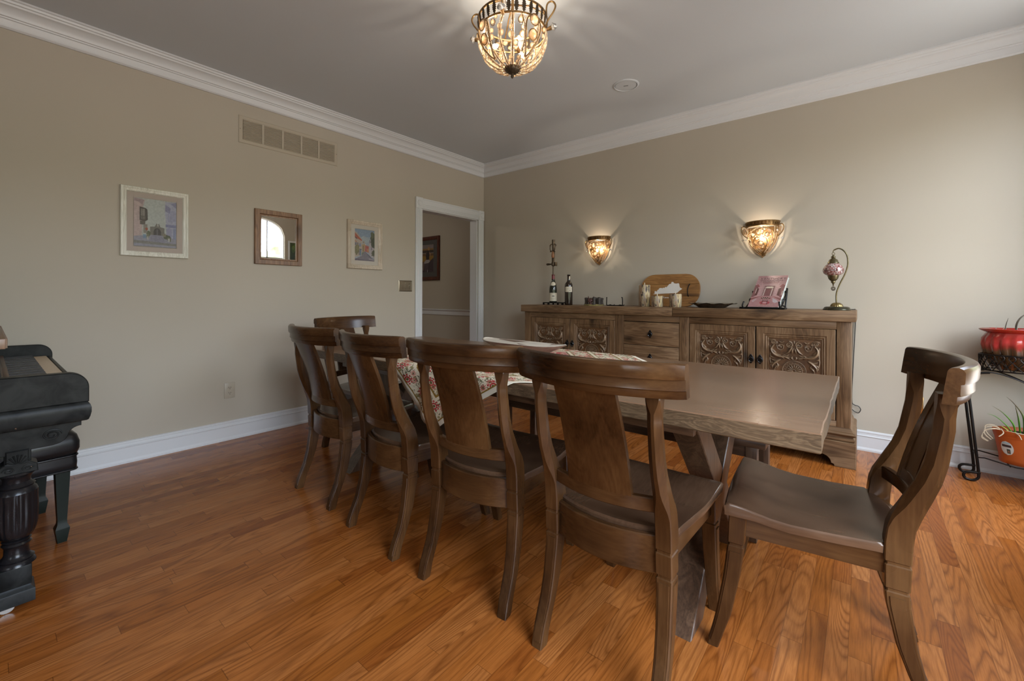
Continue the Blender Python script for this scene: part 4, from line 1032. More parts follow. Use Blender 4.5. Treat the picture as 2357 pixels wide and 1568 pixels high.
# candles
CAN = NT('streaked_wax'); o_ = CAN.obj()
nz = CAN.noise(CAN.mapping(o_, (40, 40, 4)), 1, 4, .6, .8); nb = CAN.noise(CAN.mapping(o_, (70, 70, 9), (3, 1, 2)), 1, 3, .6, 1.2)
cc = CAN.ramp(nz, [(.32, lin('6b4a30')), (.42, lin('a58a6c')), (.50, lin('93867a')), (.58, lin('c2ae7e')), (.68, lin('8a6c4a'))])
cc = CAN.mix(CAN.ramp(nb, [(.53, (0, 0, 0)), (.58, (1, 1, 1))]), cc, lin('3a322e'))
WAX = CAN.base(cc, .5, 0, .4); WICK = plain('wick_cotton', (.75, .68, .52), .8)
for lb, x, y, r, h in (('tall streaked pillar candle leaning against the left end of the oval board', 2.236, -.290, .049, .193),
                       ('short streaked pillar candle in the middle, lowest of the three', 2.362, -.320, .049, .096),
                       ('short wide streaked pillar candle on the right, before the lettered board', 2.512, -.300, .050, .113)):
    t = thing('pillar_candle', lb, 'candle', (x, y, ZS), 0, 'pillar candles before the oval board')
    MB().lathe([(.001, 0), (r-.003, 0), (r, .003), (r, h-.004), (r-.004, h), (.01, h-.002), (.001, h-.002)], 30).build('wax_body', WAX, t, 50)
    MB().tube([(0, 0, h-.004), (.001, 0, h+.010), (0, 0, h+.021)], [.003, .0035, .002], 7).build('wick', WICK, t)
# oval board with the state outline
bd = thing('wooden_board', 'oval plank board with white state silhouette and iron handle leaning on the wall', 'board', (2.372, -.1, ZS)); 
BW, BH = .540, .300
LEAN = Matrix.Translation((0, .022, 0)) @ Matrix.Rotation(-math.radians(12), 4, 'X')
bwood = wood('oiled_board', (.13, .052, .012), (.27, .125, .033), (.36, .18, .055), 'x', gs=2, cs=18, rough=.45, knots=.9)
def stad(z0, z1, n=20):
    """strip of a rounded oblong between two heights"""
    R_ = BH/2*1.02; pts_r, pts_l = [], []
    for i in range(n+1):
        z = z0+(z1-z0)*i/n; q = max(-1, min(1, (z-BH/2)/(BH/2))); ex = .128*math.sqrt(max(0, 1-abs(q)**2.2))
        pts_r.append((BW/2-.128+ex, z)); pts_l.append((-(BW/2-.128+ex), z))
    return pts_r+pts_l[::-1]
for z0, z1 in ((0, .094), (.0955, .2055), (.207, .300)):
    MB().prism(stad(z0, z1), 'y', -.009, .009, .0012, mat=LEAN).build('plank', bwood, bd)
KY = [(705, 825), (760, 800), (745, 735), (780, 720), (830, 740), (835, 690), (880, 670), (890, 630), (950, 615), (1000, 630), (1030, 605), (1060, 625), (1095, 580), (1130, 600), (1160, 560), (1215, 490), (1270, 482), (1285, 420), (1340, 425), (1360, 465), (1430, 480), (1510, 465), (1530, 500), (1550, 590), (1580, 620), (1635, 650), (1540, 720), (1490, 775), (1440, 785), (880, 815)]
kp = [((a-1220)/1910*BW, (1215-b)/1050*BH) for a, b in KY]
WHITE = plain('white_board_paint', (.66, .62, .56), .6)
MB().prism(kp, 'y', -.0102, -.0088, mat=LEAN).build('state_silhouette', WHITE, bd)
for txt, cx_ in (('Keve', 1130), ('n', 1628)):
    add_text('lettering', txt, .026, WHITE, bd, LEAN @ Matrix.Translation(((cx_-1220)/1910*BW, -.0098, (1215-958)/1050*BH)) @ Matrix.Rotation(PI/2, 4, 'X'), spacing=1.05)
hx = (1840-1220)/1910*BW
MB().tube(catmull([(hx+.006, -.006, .206), (hx+.004, -.018, .200), (hx-.003, -.030, .165), (hx-.004, -.031, .140), (hx-.003, -.022, .105), (hx-.002, -.010, .098), (hx-.002, -.006, .088)], 5), .0042, 8, mat=LEAN).build('iron_pull', IRON, bd)
# leaf dish
ds = thing('leaf_dish', 'silver leaf shaped dish with ruffled bright rim right of the oval board', 'dish', (2.800, -.27, ZS))
PEW = plain('pewter', (.30, .27, .23), .30, .95, var=.3, vscale=30)
def dishf(prof, amp):
    rings = []
    for a, z in prof:
        rings.append([(a*1.0*(1+amp(a)*.05*math.sin(9*t))*math.cos(t)*(1.12 if math.cos(t) < 0 else 1.0), a*.62*(1+amp(a)*.06*math.sin(7*t))*math.sin(t), z+amp(a)*.004*math.sin(11*t+1)) for t in [2*PI*k/56 for k in range(56)]])
    return MB().loft(rings)
am = lambda a: max(0, (a-.10)/.07)
dishf([(.005, 0), (.085, 0), (.098, .004), (.118, .018), (.140, .030), (.160, .034), (.172, .036)], am).build('dish_body', PEW, ds, 60)
dishf([(.1725, .0365), (.165, .038), (.150, .035), (.125, .022), (.095, .006), (.005, .003)], am).build('dish_inside', plain('bright_pewter', (.70, .66, .60), .16, 1.0), ds, 60)
# easel and book
BKX, BKY, BKR = 3.178, -.325, -math.radians(8.1)
es = thing('book_easel', 'black wrought iron easel holding the pink book', 'easel', (BKX, BKY, ZS), BKR)
LB = Matrix.Translation((0, -.045, .016)) @ Matrix.Rotation(-math.radians(46), 4, 'X')
MB().box(-.152, .152, -.075, -.066, .004, .014, .002).box(-.152, .152, -.080, -.030, .0005, .004).build('front_rail', IRON, es)
for s in (-1, 1): MB().tube(catmull([(s*.118, -.068, .006), (s*.122, -.082, .010), (s*.124, -.090, .024), (s*.120, -.085, .044), (s*.118, -.078, .052)], 5), [.0055]*20+[.0075], 8).build('hook', IRON, es)
for s in (-1, 1):
    MB().tube([(s*.112, .085, .006), LB @ V((s*.108, .036, .235))], .0065, 6).build('back_upright', IRON, es)
    MB().tube([(s*.118, -.055, .006), (s*.116, .10, .006)], .006, 6).build('side_rail', IRON, es)
    MB().tube([(s*.116, -.04, .010), LB @ V((s*.112, .036, .10)), LB @ V((s*.108, .036, .235))], .0055, 6).build('book_rest', IRON, es)
    MB().tube(catmull([(s*.114, .075, .02), (s*.108, .03, .03), (s*.114, .035, .07), (s*.110, .09, .085), (s*.112, .10, .12), (s*.110, .085, .135)], 5), [.007, .0065]+[.006]*22+[.004, .003], 6).build('scroll_brace', IRON, es)
MB().tube([LB @ V((-.108, .036, .235)), LB @ V((.108, .036, .235))], .0055, 6).tube([(-.116, .098, .006), (.116, .098, .006)], .0055, 6).build('crossbar', IRON, es)
bk = thing('book', 'large pink hardcover book about Kentucky houses displayed on the easel', 'book', (BKX, BKY, ZS), BKR)
bw_, bh_, bt_ = .206, .345, .030
MB().box(-bw_/2, bw_/2, 0, .0025, 0, bh_, mat=LB).box(-bw_/2, bw_/2, bt_-.0025, bt_, 0, bh_, mat=LB).box(-bw_/2, -bw_/2+.0025, 0, bt_, 0, bh_, mat=LB).build('cover', plain('book_cover_edge', (.62, .62, .56), .5), bk)
MB().box(-bw_/2+.003, bw_/2-.004, .003, bt_-.003, .003, bh_-.004, mat=LB).build('pages', plain('book_pages', (.72, .76, .72), .8), bk)
class Cover(Art):
    def p(s, pts, c):
        s.k += 1; y = -.0002-s.k*.000012
        s.m.poly([LB @ V(((u-.5)*bw_, y, v*bh_)) for u, v in pts], lin(c)); return s
a = Cover(bw_, bh_, 0)
a.r(0, 0, 1, 1, 'b58f8c').p([(0, 1), (1, 1), (1, .94), (0, .93)], 'a67c7c').p([(0, .97), (.22, .78), (.22, .68), (0, .72)], 'ad8886').p([(1, .97), (.78, .78), (.78, .68), (1, .72)], 'a88380')
for k in range(4): a.p([(0, .95-k*.06), (.2, .78-k*.02), (.2, .775-k*.02), (0, .94-k*.06)], '9c7373').p([(1, .95-k*.06), (.8, .78-k*.02), (.8, .775-k*.02), (1, .94-k*.06)], '9c7373')
a.p([(.22, .78), (.78, .78), (.74, .72), (.26, .72)], 'a17a78').r(.26, .30, .74, .72, 'b08d89').r(.30, .32, .70, .68, 'a98682')
a.r(.34, .30, .68, .66, '6e4846').r(.40, .585, .60, .64, 'd3c3ae').r(.36, .34, .40, .63, 'bba398').r(.60, .34, .64, .63, 'bba398').r(.42, .32, .58, .56, '7d5250').r(.36, .575, .64, .585, '5c3a39')
a.p([(.0, .70), (.12, .66), (.14, .36), (.02, .28), (0, .28)], '7d5452').p([(.10, .60), (.17, .57), (.17, .36), (.10, .34)], '5e3a36').p([(1, .70), (.88, .66), (.86, .36), (.98, .28), (1, .28)], '80514f').p([(.90, .60), (.82, .57), (.82, .36), (.90, .34)], '5e3a36').p([(.04, .70), (.09, .72), (.17, .64), (.12, .62)], '8d5150').p([(.96, .70), (.91, .72), (.82, .64), (.87, .62)], '8d5150').r(.08, .42, .10, .58, 'd0bcae').r(.955, .36, .975, .50, 'cbb6a8')
a.p([(0, .30), (.34, .34), (.68, .34), (1, .30), (1, 0), (0, 0)], 'a87c79').p([(.0, .26), (.18, .30), (.34, .34), (.0, .20)], '7c4a46').p([(1, .26), (.82, .30), (.68, .34), (1, .20)], '7c4a46').p([(.72, .28), (.86, .22), (.94, .16), (.84, .12), (.76, .16)], 'b5a5a4').p([(.06, .18), (.16, .26), (.22, .24), (.12, .14)], 'b09896')
a.blob(.51, .13, .17, .055, 'a14a4c', 18, .05, 2).blob(.50, .27, .17, .035, '6a403c', 18, .1, 3).blob(.52, .13, .08, .03, 'b78a88', 14, .1, 4)
for k in range(10): a.blob(.40+.022*k, .275+.02*math.sin(k*2.2), .02, .012, ('c9b4a2', '4d3532', 'a79486')[k % 3], 9, .25, k)
a.r(.42, .10, .436, .22, '4d3430').r(.58, .10, .596, .22, '4d3430').r(.44, .17, .58, .19, '54413c').p([(.40, .07), (.42, .10), (.434, .10), (.414, .06)], '4d3430').p([(.60, .07), (.58, .10), (.594, .10), (.62, .07)], '4d3430')
a.r(.22, .065, .80, .068, 'bd9d72')
a.m.build('cover_picture', PRINTC, bk)
INKM = plain('title_ink', (.16, .09, .09), .6)
TX = lambda u, v: LB @ Matrix.Translation(((u-.5)*bw_, -.0020, v*bh_)) @ Matrix.Rotation(PI/2, 4, 'X')
add_text('title', 'KENTUCKY', .029, INKM, bk, TX(.53, .87), spacing=1.22)
add_text('subtitle', 'HISTORIC HOUSES AND HORSE FARMS', .0088, INKM, bk, TX(.5, .828), spacing=1.0)
add_text('subtitle', 'OF BLUEGRASS COUNTRY', .0092, INKM, bk, TX(.5, .782), spacing=1.1)
# mosaic lamp
lm = thing('mosaic_lamp', 'aged brass swan neck table lamp with pink mosaic glass globe at the sideboard end', 'lamp', (3.607, -.27, ZS))
MB().lathe([(.001, 0), (.079, 0), (.081, .004), (.079, .010), (.073, .014), (.074, .017), (.068, .022), (.060, .025), (.001, .026)], 40).build('base', plain('base_patina', (.055, .05, .03), .25, .6, var=.4), lm, 40)
MB().lathe([(.036, .025), (.035, .032), (.030, .042), (.020, .050), (.008, .053), (.001, .053)], 60, fn=lambda r, z, a: r*(1+.045*math.sin(20*a))).build('fluted_dome', plain('brass_dome', (.26, .19, .08), .32, .9), lm, 60)
gx = -.020; gz = .266
neck = catmull([(-.002, 0, .05), (-.003, 0, .10), (.002, 0, .135), (.020, 0, .19), (.043, 0, .245), (.058, 0, .30), (.060, 0, .345), (.053, 0, .385), (.034, 0, .415), (.012, 0, .428), (-.004, 0, .425), (-.016, 0, .418)], 5)
MB().tube(neck, .0046, 10).build('swan_neck', BRASSD, lm, 60)
MB().tube([(-.016, 0, .420), (-.021, 0, .412), (-.021, 0, .400)], .003, 8).tube([(gx+.008*math.cos(2*PI*k/16), 0, .393+.009*math.sin(2*PI*k/16)) for k in range(16)], .0018, 6, loop=True).build('hook', BRASSD, lm)
MB().lathe([(.004, .388), (.006, .380), (.013, .374), (.014, .369), (.010, .364), (.016, .357), (.025, .350), (.028, .338), (.033, .332), (.034, .327), (.031, .324), (.002, .324)], 28, (gx, 0, 0)).build('cap', BRASSD, lm, 50)
MO = NT('pink_mosaic_glass'); o_ = MO.obj()
vo = MO.new('ShaderNodeTexVoronoi'); MO.link(MO.mapping(o_, (130, 130, 160)), vo.inputs['Vector']); vo.inputs['Scale'].default_value = 1
cr_ = MO.ramp(MO.new_sep(vo.outputs['Color']), [(0, lin('c9a7a2')), (.3, lin('b0726c')), (.55, lin('dcd0cb')), (.8, lin('9a4a44'))], 'CONSTANT')
ed = MO.ramp(vo.outputs['Distance'], [(.35, (0, 0, 0)), (.5, (1, 1, 1))])
s_ = MO.new('ShaderNodeSeparateXYZ'); MO.link(o_, s_.inputs[0])
ag = MO.math('ARCTAN2', s_.outputs[1], MO.math('ADD', s_.outputs[0], .020))
zz = MO.math('MULTIPLY', MO.math('SUBTRACT', s_.outputs[2], .276), 55)
dm = MO.math('ADD', MO.math('ABSOLUTE', zz), MO.math('ABSOLUTE', MO.math('MULTIPLY', MO.math('SUBTRACT', MO.math('FRACT', MO.math('MULTIPLY', ag, 1.1)), .5), 2.2)))
ck = MO.math('GREATER_THAN', MO.math('MULTIPLY', MO.math('SINE', MO.math('MULTIPLY', ag, 36)), MO.math('SINE', MO.math('MULTIPLY', s_.outputs[2], 900))), 0)
dark = MO.math('MULTIPLY', MO.math('LESS_THAN', dm, .75), ck)
c_ = MO.mix(MO.math('MULTIPLY', ed, .7), cr_, lin('6a4c48')); c_ = MO.mix(dark, c_, lin('2a0c0c'))
MOS = MO.base(c_, .12, 0, .6, .5, .05)
MB().lathe([(.030, .326), (.040, .318), (.053, .303), (.0610, .285), (.0615, .272), (.056, .257), (.046, .247), (.032, .241)], 36, (gx, 0, 0), cap=False).build('glass_globe', MOS, lm, 60)
MB().lathe([(.033, .243), (.034, .238), (.031, .233), (.029, .222), (.020, .208), (.012, .202), (.014, .196), (.011, .190), (.005, .184), (.003, .170), (.001, .168)], 28, (gx, 0, 0)).build('lower_cup', BRASSD, lm, 50)
m = MB().tube([(gx+.011*math.cos(2*PI*k/20), 0, .150+.013*math.sin(2*PI*k/20)) for k in range(20)], .0022, 6, loop=True).tube([(gx+.005*math.cos(2*PI*k/14), 0, .150+.007*math.sin(2*PI*k/14)) for k in range(14)], .0022, 6, loop=True)
for k in range(12): m.tube([(gx+.005*math.cos(2*PI*k/12), 0, .150+.007*math.sin(2*PI*k/12)), (gx+.011*math.cos(2*PI*k/12), 0, .150+.013*math.sin(2*PI*k/12))], .0011, 4)
m.tube([(gx, 0, .163), (gx, 0, .172)], .0015, 5); m.build('pendant', DBRONZE, lm)
cord = catmull([(.05, .03, .006), (.085, .12, .004), (.095, .20, .003), (.098, .262, -.01), (.098, .262, -.12), (.085, .262, -.45), (.080, .260, -.66), (.095, .258, -.693), (.118, .258, -.70), (.130, .258, -.722), (.118, .258, -.747), (.096, .258, -.742), (.070, .260, -.73), (.02, .26, -.80)], 6)
MB().tube(cord, .0028, 8).build('cord', plain('black_cable', (.012, .012, .012), .5), lm)

# ------------------------------------------------------------------ crystal lights
def beads(m, path, step, r):
    acc = 0; last = V(path[0]); 
    for p in path[1:]:
        p = V(p); d = (p-last).length
        while acc+step <= d+1e-9 and d > 1e-6:
            last = last+(p-last)*(step/d); d = (p-last).length
            m.ball(last, r, 6, 4)
    return m
def gem(m, c, r, nrm, th=.35):
    """faceted round cut stone facing nrm"""
    q = V(nrm).normalized().to_track_quat('Z', 'Y').to_matrix().to_4x4()
    m.lathe([(.001, -r*th), (r*.55, -r*th*.9), (r, -.0), (r*.6, r*th*.8), (.001, r*th)], 10, mat=Matrix.Translation(V(c)) @ q); return m
def leafmesh(h, w):
    m = MB()
    L_ = []; R_ = []
    n = 6
    for i in range(n+1):
        z = h*i/n; ww = w*(.25+.75*math.sin(PI*min(1, .12+.8*i/n)))
        L_.append((-ww, z)); L_.append((-ww*.55, z+h/n*.35)); R_.append((ww, z)); R_.append((ww*.55, z+h/n*.35))
    m.prism(R_+[(0, h*1.12)]+L_[::-1], 'x', -.0012, .0012)
    m.tube([(.001, 0, 0), (.002, 0, h)], .0016, 5)
    for i in range(1, n):
        for s in (-1, 1): m.tube([(.0012, 0, h*i/n-.004), (.002, s*w*.7*math.sin(PI*(.12+.8*i/n)), h*i/n+.004)], .0009, 4)
    return m
CX, CY = 2.331, -2.280
ch = thing('chandelier', 'antique gold globe chandelier of beaded wire and crystals with a leaf crown', 'chandelier', (CX, CY, H))
dz = lambda z: z-H
RR = .175; ZR = 2.472
prof_b = [(.175, 2.472), (.180, 2.440), (.174, 2.400), (.155, 2.355), (.122, 2.315), (.082, 2.290), (.040, 2.280)]
def bowl_pt(t, a, off=0):
    """t 0 at the ring, 1 at the cap"""
    f = t*(len(prof_b)-1); i = min(int(f), len(prof_b)-2); u = f-i
    r = prof_b[i][0]*(1-u)+prof_b[i+1][0]*u; z = prof_b[i][1]*(1-u)+prof_b[i+1][1]*u
    return V(((r+off)*math.cos(a), (r+off)*math.sin(a), dz(z)))
def ring_pts(r, z, n=48): return [(r*math.cos(2*PI*k/n), r*math.sin(2*PI*k/n), dz(z)) for k in range(n)]
MB().lathe([(.001, 0), (.068, 0), (.070, -.006), (.060, -.014), (.040, -.020), (.012, -.026), (.001, -.026)], 30).build('ceiling_canopy', BRONZE, ch)
MB().tube([(0, 0, -.02), (0, 0, dz(2.40))], .007, 12).build('stem', BRONZE, ch)
MB().tube(ring_pts(RR, ZR), .0055, 8, loop=True).build('lower_ring', BRONZE, ch)
MB().tube(ring_pts(RR+.001, 2.540), .006, 8, loop=True).build('upper_ring', BRONZE, ch)
m = MB()
for k in range(3):
    a = 2*PI*k/3+.4; m.tube([(0, 0, dz(2.62)), (.09*math.cos(a), .09*math.sin(a), dz(2.60)), ((RR+.001)*math.cos(a), (RR+.001)*math.sin(a), dz(2.540))], .004, 6)
m.build('crown_spokes', BRONZE, ch)
CAMD = math.atan2(-4.0175-CY, 3.7536-CX)          # towards the camera
lf = None
for k in range(30):
    a = CAMD+2*PI*(k+.5)/30
    if min(abs(((a-CAMD-q+PI) % (2*PI))-PI) for q in (1.309, -.262, -1.833, 2.88)) < .09: continue
    if lf is None: lf = leafmesh(.056, .0125).build('leaf', DBRONZE, ch, 50); o = lf
    else: o = lf.copy(); COL.objects.link(o)
    o.location = (RR*math.cos(a), RR*math.sin(a), dz(ZR+.006)); o.rotation_euler = (0, .12, a)
for q in (1.309, -.262, -1.833, 2.88):       # four scroll handles with crystal buds
    a = CAMD+q; er = V((math.cos(a), math.sin(a), 0)); ez = V((0, 0, 1))
    pp = [er*(RR+x_)+ez*dz(z_) for x_, z_ in ((-.002, 2.465), (.002, 2.492), (.018, 2.520), (.040, 2.550), (.050, 2.578), (.038, 2.601), (.018, 2.603), (.005, 2.584), (.003, 2.540))]
    MB().tube(catmull(pp, 6), .0046, 8).build('scroll_handle', BRONZE, ch, 60)
    m = MB().tube([er*(RR)+ez*dz(2.462), er*(RR+.030)+ez*dz(2.470)], [.006, .011], 8); m.build('bud_socket', BRONZE, ch)
    m = MB(); gem(m, er*(RR+.040)+ez*dz(2.474), .021, er+ez*.3, .5); gem(m, er*(RR+.050)+ez*dz(2.476), .013, er+ez*.3, .6); m.build('crystal', CRYSC, ch, 10)
    m = MB(); m.ball(er*(RR-.01)+ez*dz(2.512), .016, 8, 7, (1, 1, 2.0)); m.build('crystal', CRYSC, ch, 10)
# wire ribs: four panels, each a heart and flanking ribs
RIBS = 16
bm_beads = MB()
for k in range(RIBS):
    a = CAMD+2*PI*k/RIBS
    top = -.13 if k % 4 == 1 else (.13 if k % 4 == 3 else 0)
    path = [bowl_pt(t, a+top*(1-smooth(0, .45, t))) for t in [i/20 for i in range(21)]]
    MB().tube(path, .0022, 6).build('wire_rib', BRONZE, ch, 60)
    for s in (-1, 1):
        beads(bm_beads, [bowl_pt(t, a+top*(1-smooth(0, .45, t))+s*.034/(max(.35, math.sin(PI*(.5+.5*t))))*(1-.3*t), .001) for t in [i/20 for i in range(20)]], .0072, .0036)
for k in range(4):
    a = CAMD+.62+PI/2*k
    hp = catmull([(0, .08), (.10, .05), (.20, .12), (.24, .30), (.18, .52), (.02, .74)], 5)
    for s in (-1, 1):
        MB().tube([bowl_pt(max(0, q.y), a+s*q.x, .004) for q in [V((p[0], p[1], 0)) for p in hp]], .0032, 6).build('heart_wire', BRONZE, ch, 60)
        beads(bm_beads, [bowl_pt(max(0, p[1]), a+s*(p[0]+.035), .004) for p in hp], .0072, .0036)
    for t, r, off in ((.12, .026, .006), (.40, .025, .006)):
        c = bowl_pt(t, a, off); er = V((math.cos(a), math.sin(a), -t*.9)).normalized(); e1 = V((-math.sin(a), math.cos(a), 0)); e2 = er.cross(e1)
        MB().tube([c+e1*(r*math.cos(2*PI*i/24))+e2*(r*math.sin(2*PI*i/24)) for i in range(24)], .0026, 6, loop=True).build('gem_setting', BRONZE, ch, 60)
        m = MB(); gem(m, c, r*.92, er); m.build('crystal', CRYS, ch, 10)
        t2 = .22; a2 = a+(.62 if t < .3 else -.62)*.62
    for da, t in ((.40, .20), (-.40, .20)):
        c = bowl_pt(t, a+da, .004); er = V((math.cos(a+da), math.sin(a+da), -t)).normalized(); e1 = V((-math.sin(a+da), math.cos(a+da), 0)); e2 = er.cross(e1)
        MB().tube([c+e1*(.013*math.cos(2*PI*i/16))+e2*(.016*math.sin(2*PI*i/16)) for i in range(16)], .002, 6, loop=True).build('gem_setting', BRONZE, ch, 60)
        m = MB(); gem(m, c, .0115, er); m.build('crystal', CRYS, ch, 10)
bm_beads.build('bead_strings', BEAD, ch, 60, kind='stuff')
rr = random.Random(12); small = MB(); nbig = 0
for ring_i, t in enumerate((.08, .30, .42, .54, .64, .74, .84, .92)):
    n = (14, 18, 20, 20, 18, 16, 12, 8)[ring_i]
    for k in range(n):
        a = 2*PI*(k+.5*(ring_i % 2))/n+rr.uniform(-.06, .06); r = (.010, .012, .015, .012, .010, .012, .010, .008)[ring_i]*rr.uniform(.8, 1.15)
        c = bowl_pt(t+rr.uniform(-.03, .03), a, -.002); nrm = V((math.cos(a), math.sin(a), -t*1.4))
        front = math.cos(a-CAMD) > -.1
        if front and nbig < 60 and r > .0095:
            m = MB(); gem(m, c, r, nrm); m.build('crystal', CRYS, ch, 10); nbig += 1
        else: gem(small, c, r, nrm)
small.build('small_crystals', CRYS, ch, 10, kind='stuff')
MB().lathe([(.042, .010), (.041, .004), (.034, -.008), (.020, -.017), (.010, -.020), (.001, -.020)], 40, (0, 0, dz(2.282)), fn=lambda r, z, a: r*(1+.05*math.sin(12*a))).build('bottom_cap', DBRONZE, ch, 40)
MB().lathe([(.008, 0), (.006, -.006), (.009, -.012), (.008, -.018), (.004, -.025), (.001, -.027)], 16, (0, 0, dz(2.264)), fn=lambda r, z, a: r*(1+.08*math.sin(6*a))).build('finial', DBRONZE, ch, 50)
for k in range(3):
    a = CAMD+.5+2*PI*k/3; e = V((math.cos(a), math.sin(a), 0))
    MB().tube([V((0, 0, dz(2.43))), e*.035+V((0, 0, dz(2.425))), e*.050+V((0, 0, dz(2.42)))], .006, 8).tube([e*.050+V((0, 0, dz(2.42))), e*.072+V((0, 0, dz(2.412)))], .012, 10).build('lamp_socket', BRONZE, ch)
    b0 = e*.074+V((0, 0, dz(2.411))); d = (e+V((0, 0, -.3))).normalized(); q = d.to_track_quat('Z', 'Y').to_matrix().to_4x4()
    MB().lathe([(.006, 0), (.011, .010), (.012, .020), (.008, .034), (.003, .046), (.0005, .052)], 12, mat=Matrix.Translation(b0) @ q).build('bulb', BULB, ch, 60)
for k in range(3):
    a = CAMD+.5+2*PI*k/3
    point('chandelier_bulb_light', (CX+.09*math.cos(a), CY+.09*math.sin(a), 2.445), CHAN_W/3, (1, .88, .74), .012)

def sconce(label, x):
    t = thing('wall_sconce', label, 'wall lamp', (x, 0, 1.43), 0, 'crystal sconces over the sideboard')
    HH = .283
    def pt(v, a, off=0):
        """v 0 top .. 1 tip ; a 0..pi across the front"""
        w = .118*(math.cos(v*PI/2)**.62)*(1-.10*(1-v)) if v < 1 else .004
        w = max(.006, .120*(1-v**2.3)**.75); dpt = w*.98
        z = .238*(1-v)
        return V(((w+off)*math.cos(a), -.006-(dpt+off)*math.sin(a), z))
    MB().prism([(-.112, .238), (-.110, .17), (-.085, .09), (-.045, .03), (0, .004), (.045, .03), (.085, .09), (.110, .17), (.112, .238)], 'y', -.006, -.001).build('back_plate', BRONZE, t)
    # embossed top band
    bp = [(.110, .240), (.116, .243), (.117, .248), (.114, .252), (.117, .262), (.123, .272), (.126, .277), (.124, .283), (.117, .284), (.113, .278), (.108, .250)]
    MB().loft([[(r*math.cos(a), -.004-r*.98*math.sin(a), z) for r, z in bp] for a in [PI*i/32 for i in range(33)]]).build('top_band', BRONZE, t, 40)
    lf_ = None
    for k in range(15):
        a = PI*(k+.5)/15; r = .1165
        if lf_ is None: lf_ = leafmesh(.026, .009).build('leaf', BRONZE, t, 50); o = lf_
        else: o = lf_.copy(); COL.objects.link(o)
        o.location = (r*math.cos(a), -.004-r*.98*math.sin(a), .251); o.rotation_euler = (0, .25, -a)
    bmb = MB()
    for k, a0 in enumerate((.08, .55, PI/2, PI-.55, PI-.08)):
        if k == 2: continue
        path = [pt(v, PI/2+(a0-PI/2)*(1-.0*v)) for v in [i/18 for i in range(19)]]
        MB().tube(path, .0021, 6).build('wire_rib', BRONZE, t, 60)
        for d in (-.11, .11):
            if 0 < a0+d < PI: beads(bmb, [pt(v, a0+d*(1-.4*v), .001) for v in [i/18 for i in range(18)]], .0066, .0033)
    for s in (-1, 1):   # front arch and heart
        MB().tube([pt(v, PI/2+s*b, .004) for b, v in [(p[0], p[1]) for p in catmull([(0, .02, 0), (.45, .06, 0), (.80, .22, 0), (.92, .45, 0), (.80, .70, 0), (.5, .9, 0), (0, .985, 0)], 4)]], .0026, 6).build('arch_wire', BRONZE, t, 60)
        beads(bmb, [pt(p[1], PI/2+s*p[0], .004) for p in catmull([(.05, .07, 0), (.40, .11, 0), (.68, .26, 0), (.78, .46, 0), (.66, .70, 0), (.4, .88, 0)], 4)], .0066, .0033)
        MB().tube([pt(p[1], PI/2+s*p[0], .006) for p in catmull([(.03, .40, 0), (.22, .37, 0), (.42, .46, 0), (.46, .62, 0), (.34, .78, 0), (.0, .90, 0)], 4)], .0030, 6).build('heart_wire', BRONZE, t, 60)
        # loop handle and crystal bud at the side
        hp = catmull([(s*.108, -.028, .160), (s*.124, -.030, .172), (s*.144, -.032, .200), (s*.151, -.034, .230), (s*.140, -.034, .252), (s*.122, -.034, .250), (s*.112, -.032, .236)], 5)
        MB().tube(hp, .0040, 8).build('loop_handle', BRONZE, t, 60)
        m = MB(); m.ball((s*.128, -.033, .212), .018, 10, 8, (.85, .4, 1.5)); m.build('crystal', CRYS, t, 30)
        m = MB(); m.tube([(s*.108, -.03, .138), (s*.132, -.03, .140)], .002, 5); gem(m, (s*.140, -.03, .141), .010, (s, -.3, .1), .8); m.build('crystal', CRYSC, t, 10)
    bmb.build('bead_strings', BEAD, t, 60, kind='stuff')
    def jewel(v, b, r, ring=True):
        a = PI/2+b; c = pt(v, a, .004); er = V((math.cos(a), -math.sin(a), -.55*v)).normalized(); e1 = V((math.sin(a), math.cos(a), 0)); e2 = er.cross(e1)
        if ring: MB().tube([c+e1*(r*math.cos(2*PI*i/20))+e2*(r*math.sin(2*PI*i/20)) for i in range(20)], .0018, 5, loop=True).build('gem_setting', BRONZE, t, 60)
        m = MB(); gem(m, c, r*.93, er); m.build('crystal', CRYS, t, 10)
    jewel(.20, 0, .026); jewel(.28, .42, .018); jewel(.30, -.42, .018); jewel(.58, 0, .023); jewel(.16, 1.15, .017); jewel(.16, -1.15, .017)
    rr_ = random.Random(int(x*100)); m = MB()
    for k in range(110):
        v = rr_.uniform(.08, .86); b = rr_.uniform(-1.35, 1.35)*(1-.2*v); a = PI/2+b
        gem(m, pt(v, a, -.002), rr_.uniform(.006, .011), (math.cos(a), -math.sin(a), -.5*v))
    m.build('small_crystals', CRYS, t, 10, kind='stuff')
    MB().tube([(0, -.01, .075), (0, -.05, .075), (0, -.055, .085)], .005, 8).tube([(0, -.055, .085), (0, -.055, .125)], .010, 10).build('lamp_socket', BRONZE, t)
    MB().lathe([(.006, 0), (.011, .010), (.012, .020), (.008, .034), (.003, .046), (.0005, .052)], 12, (0, -.055, .126)).build('bulb', BULB, t, 60)
    MB().ball((0, -.006, -.002), .006).build('finial', BRONZE, t)
    point('sconce_bulb_light', (x, -.058, 1.43+.165), SCONCE_W, (1, .87, .72), .010)
sconce('gold beaded crystal sconce on the left, above the ornament and plate stand', 1.640)
sconce('gold beaded crystal sconce on the right, above the pink book', 3.112)
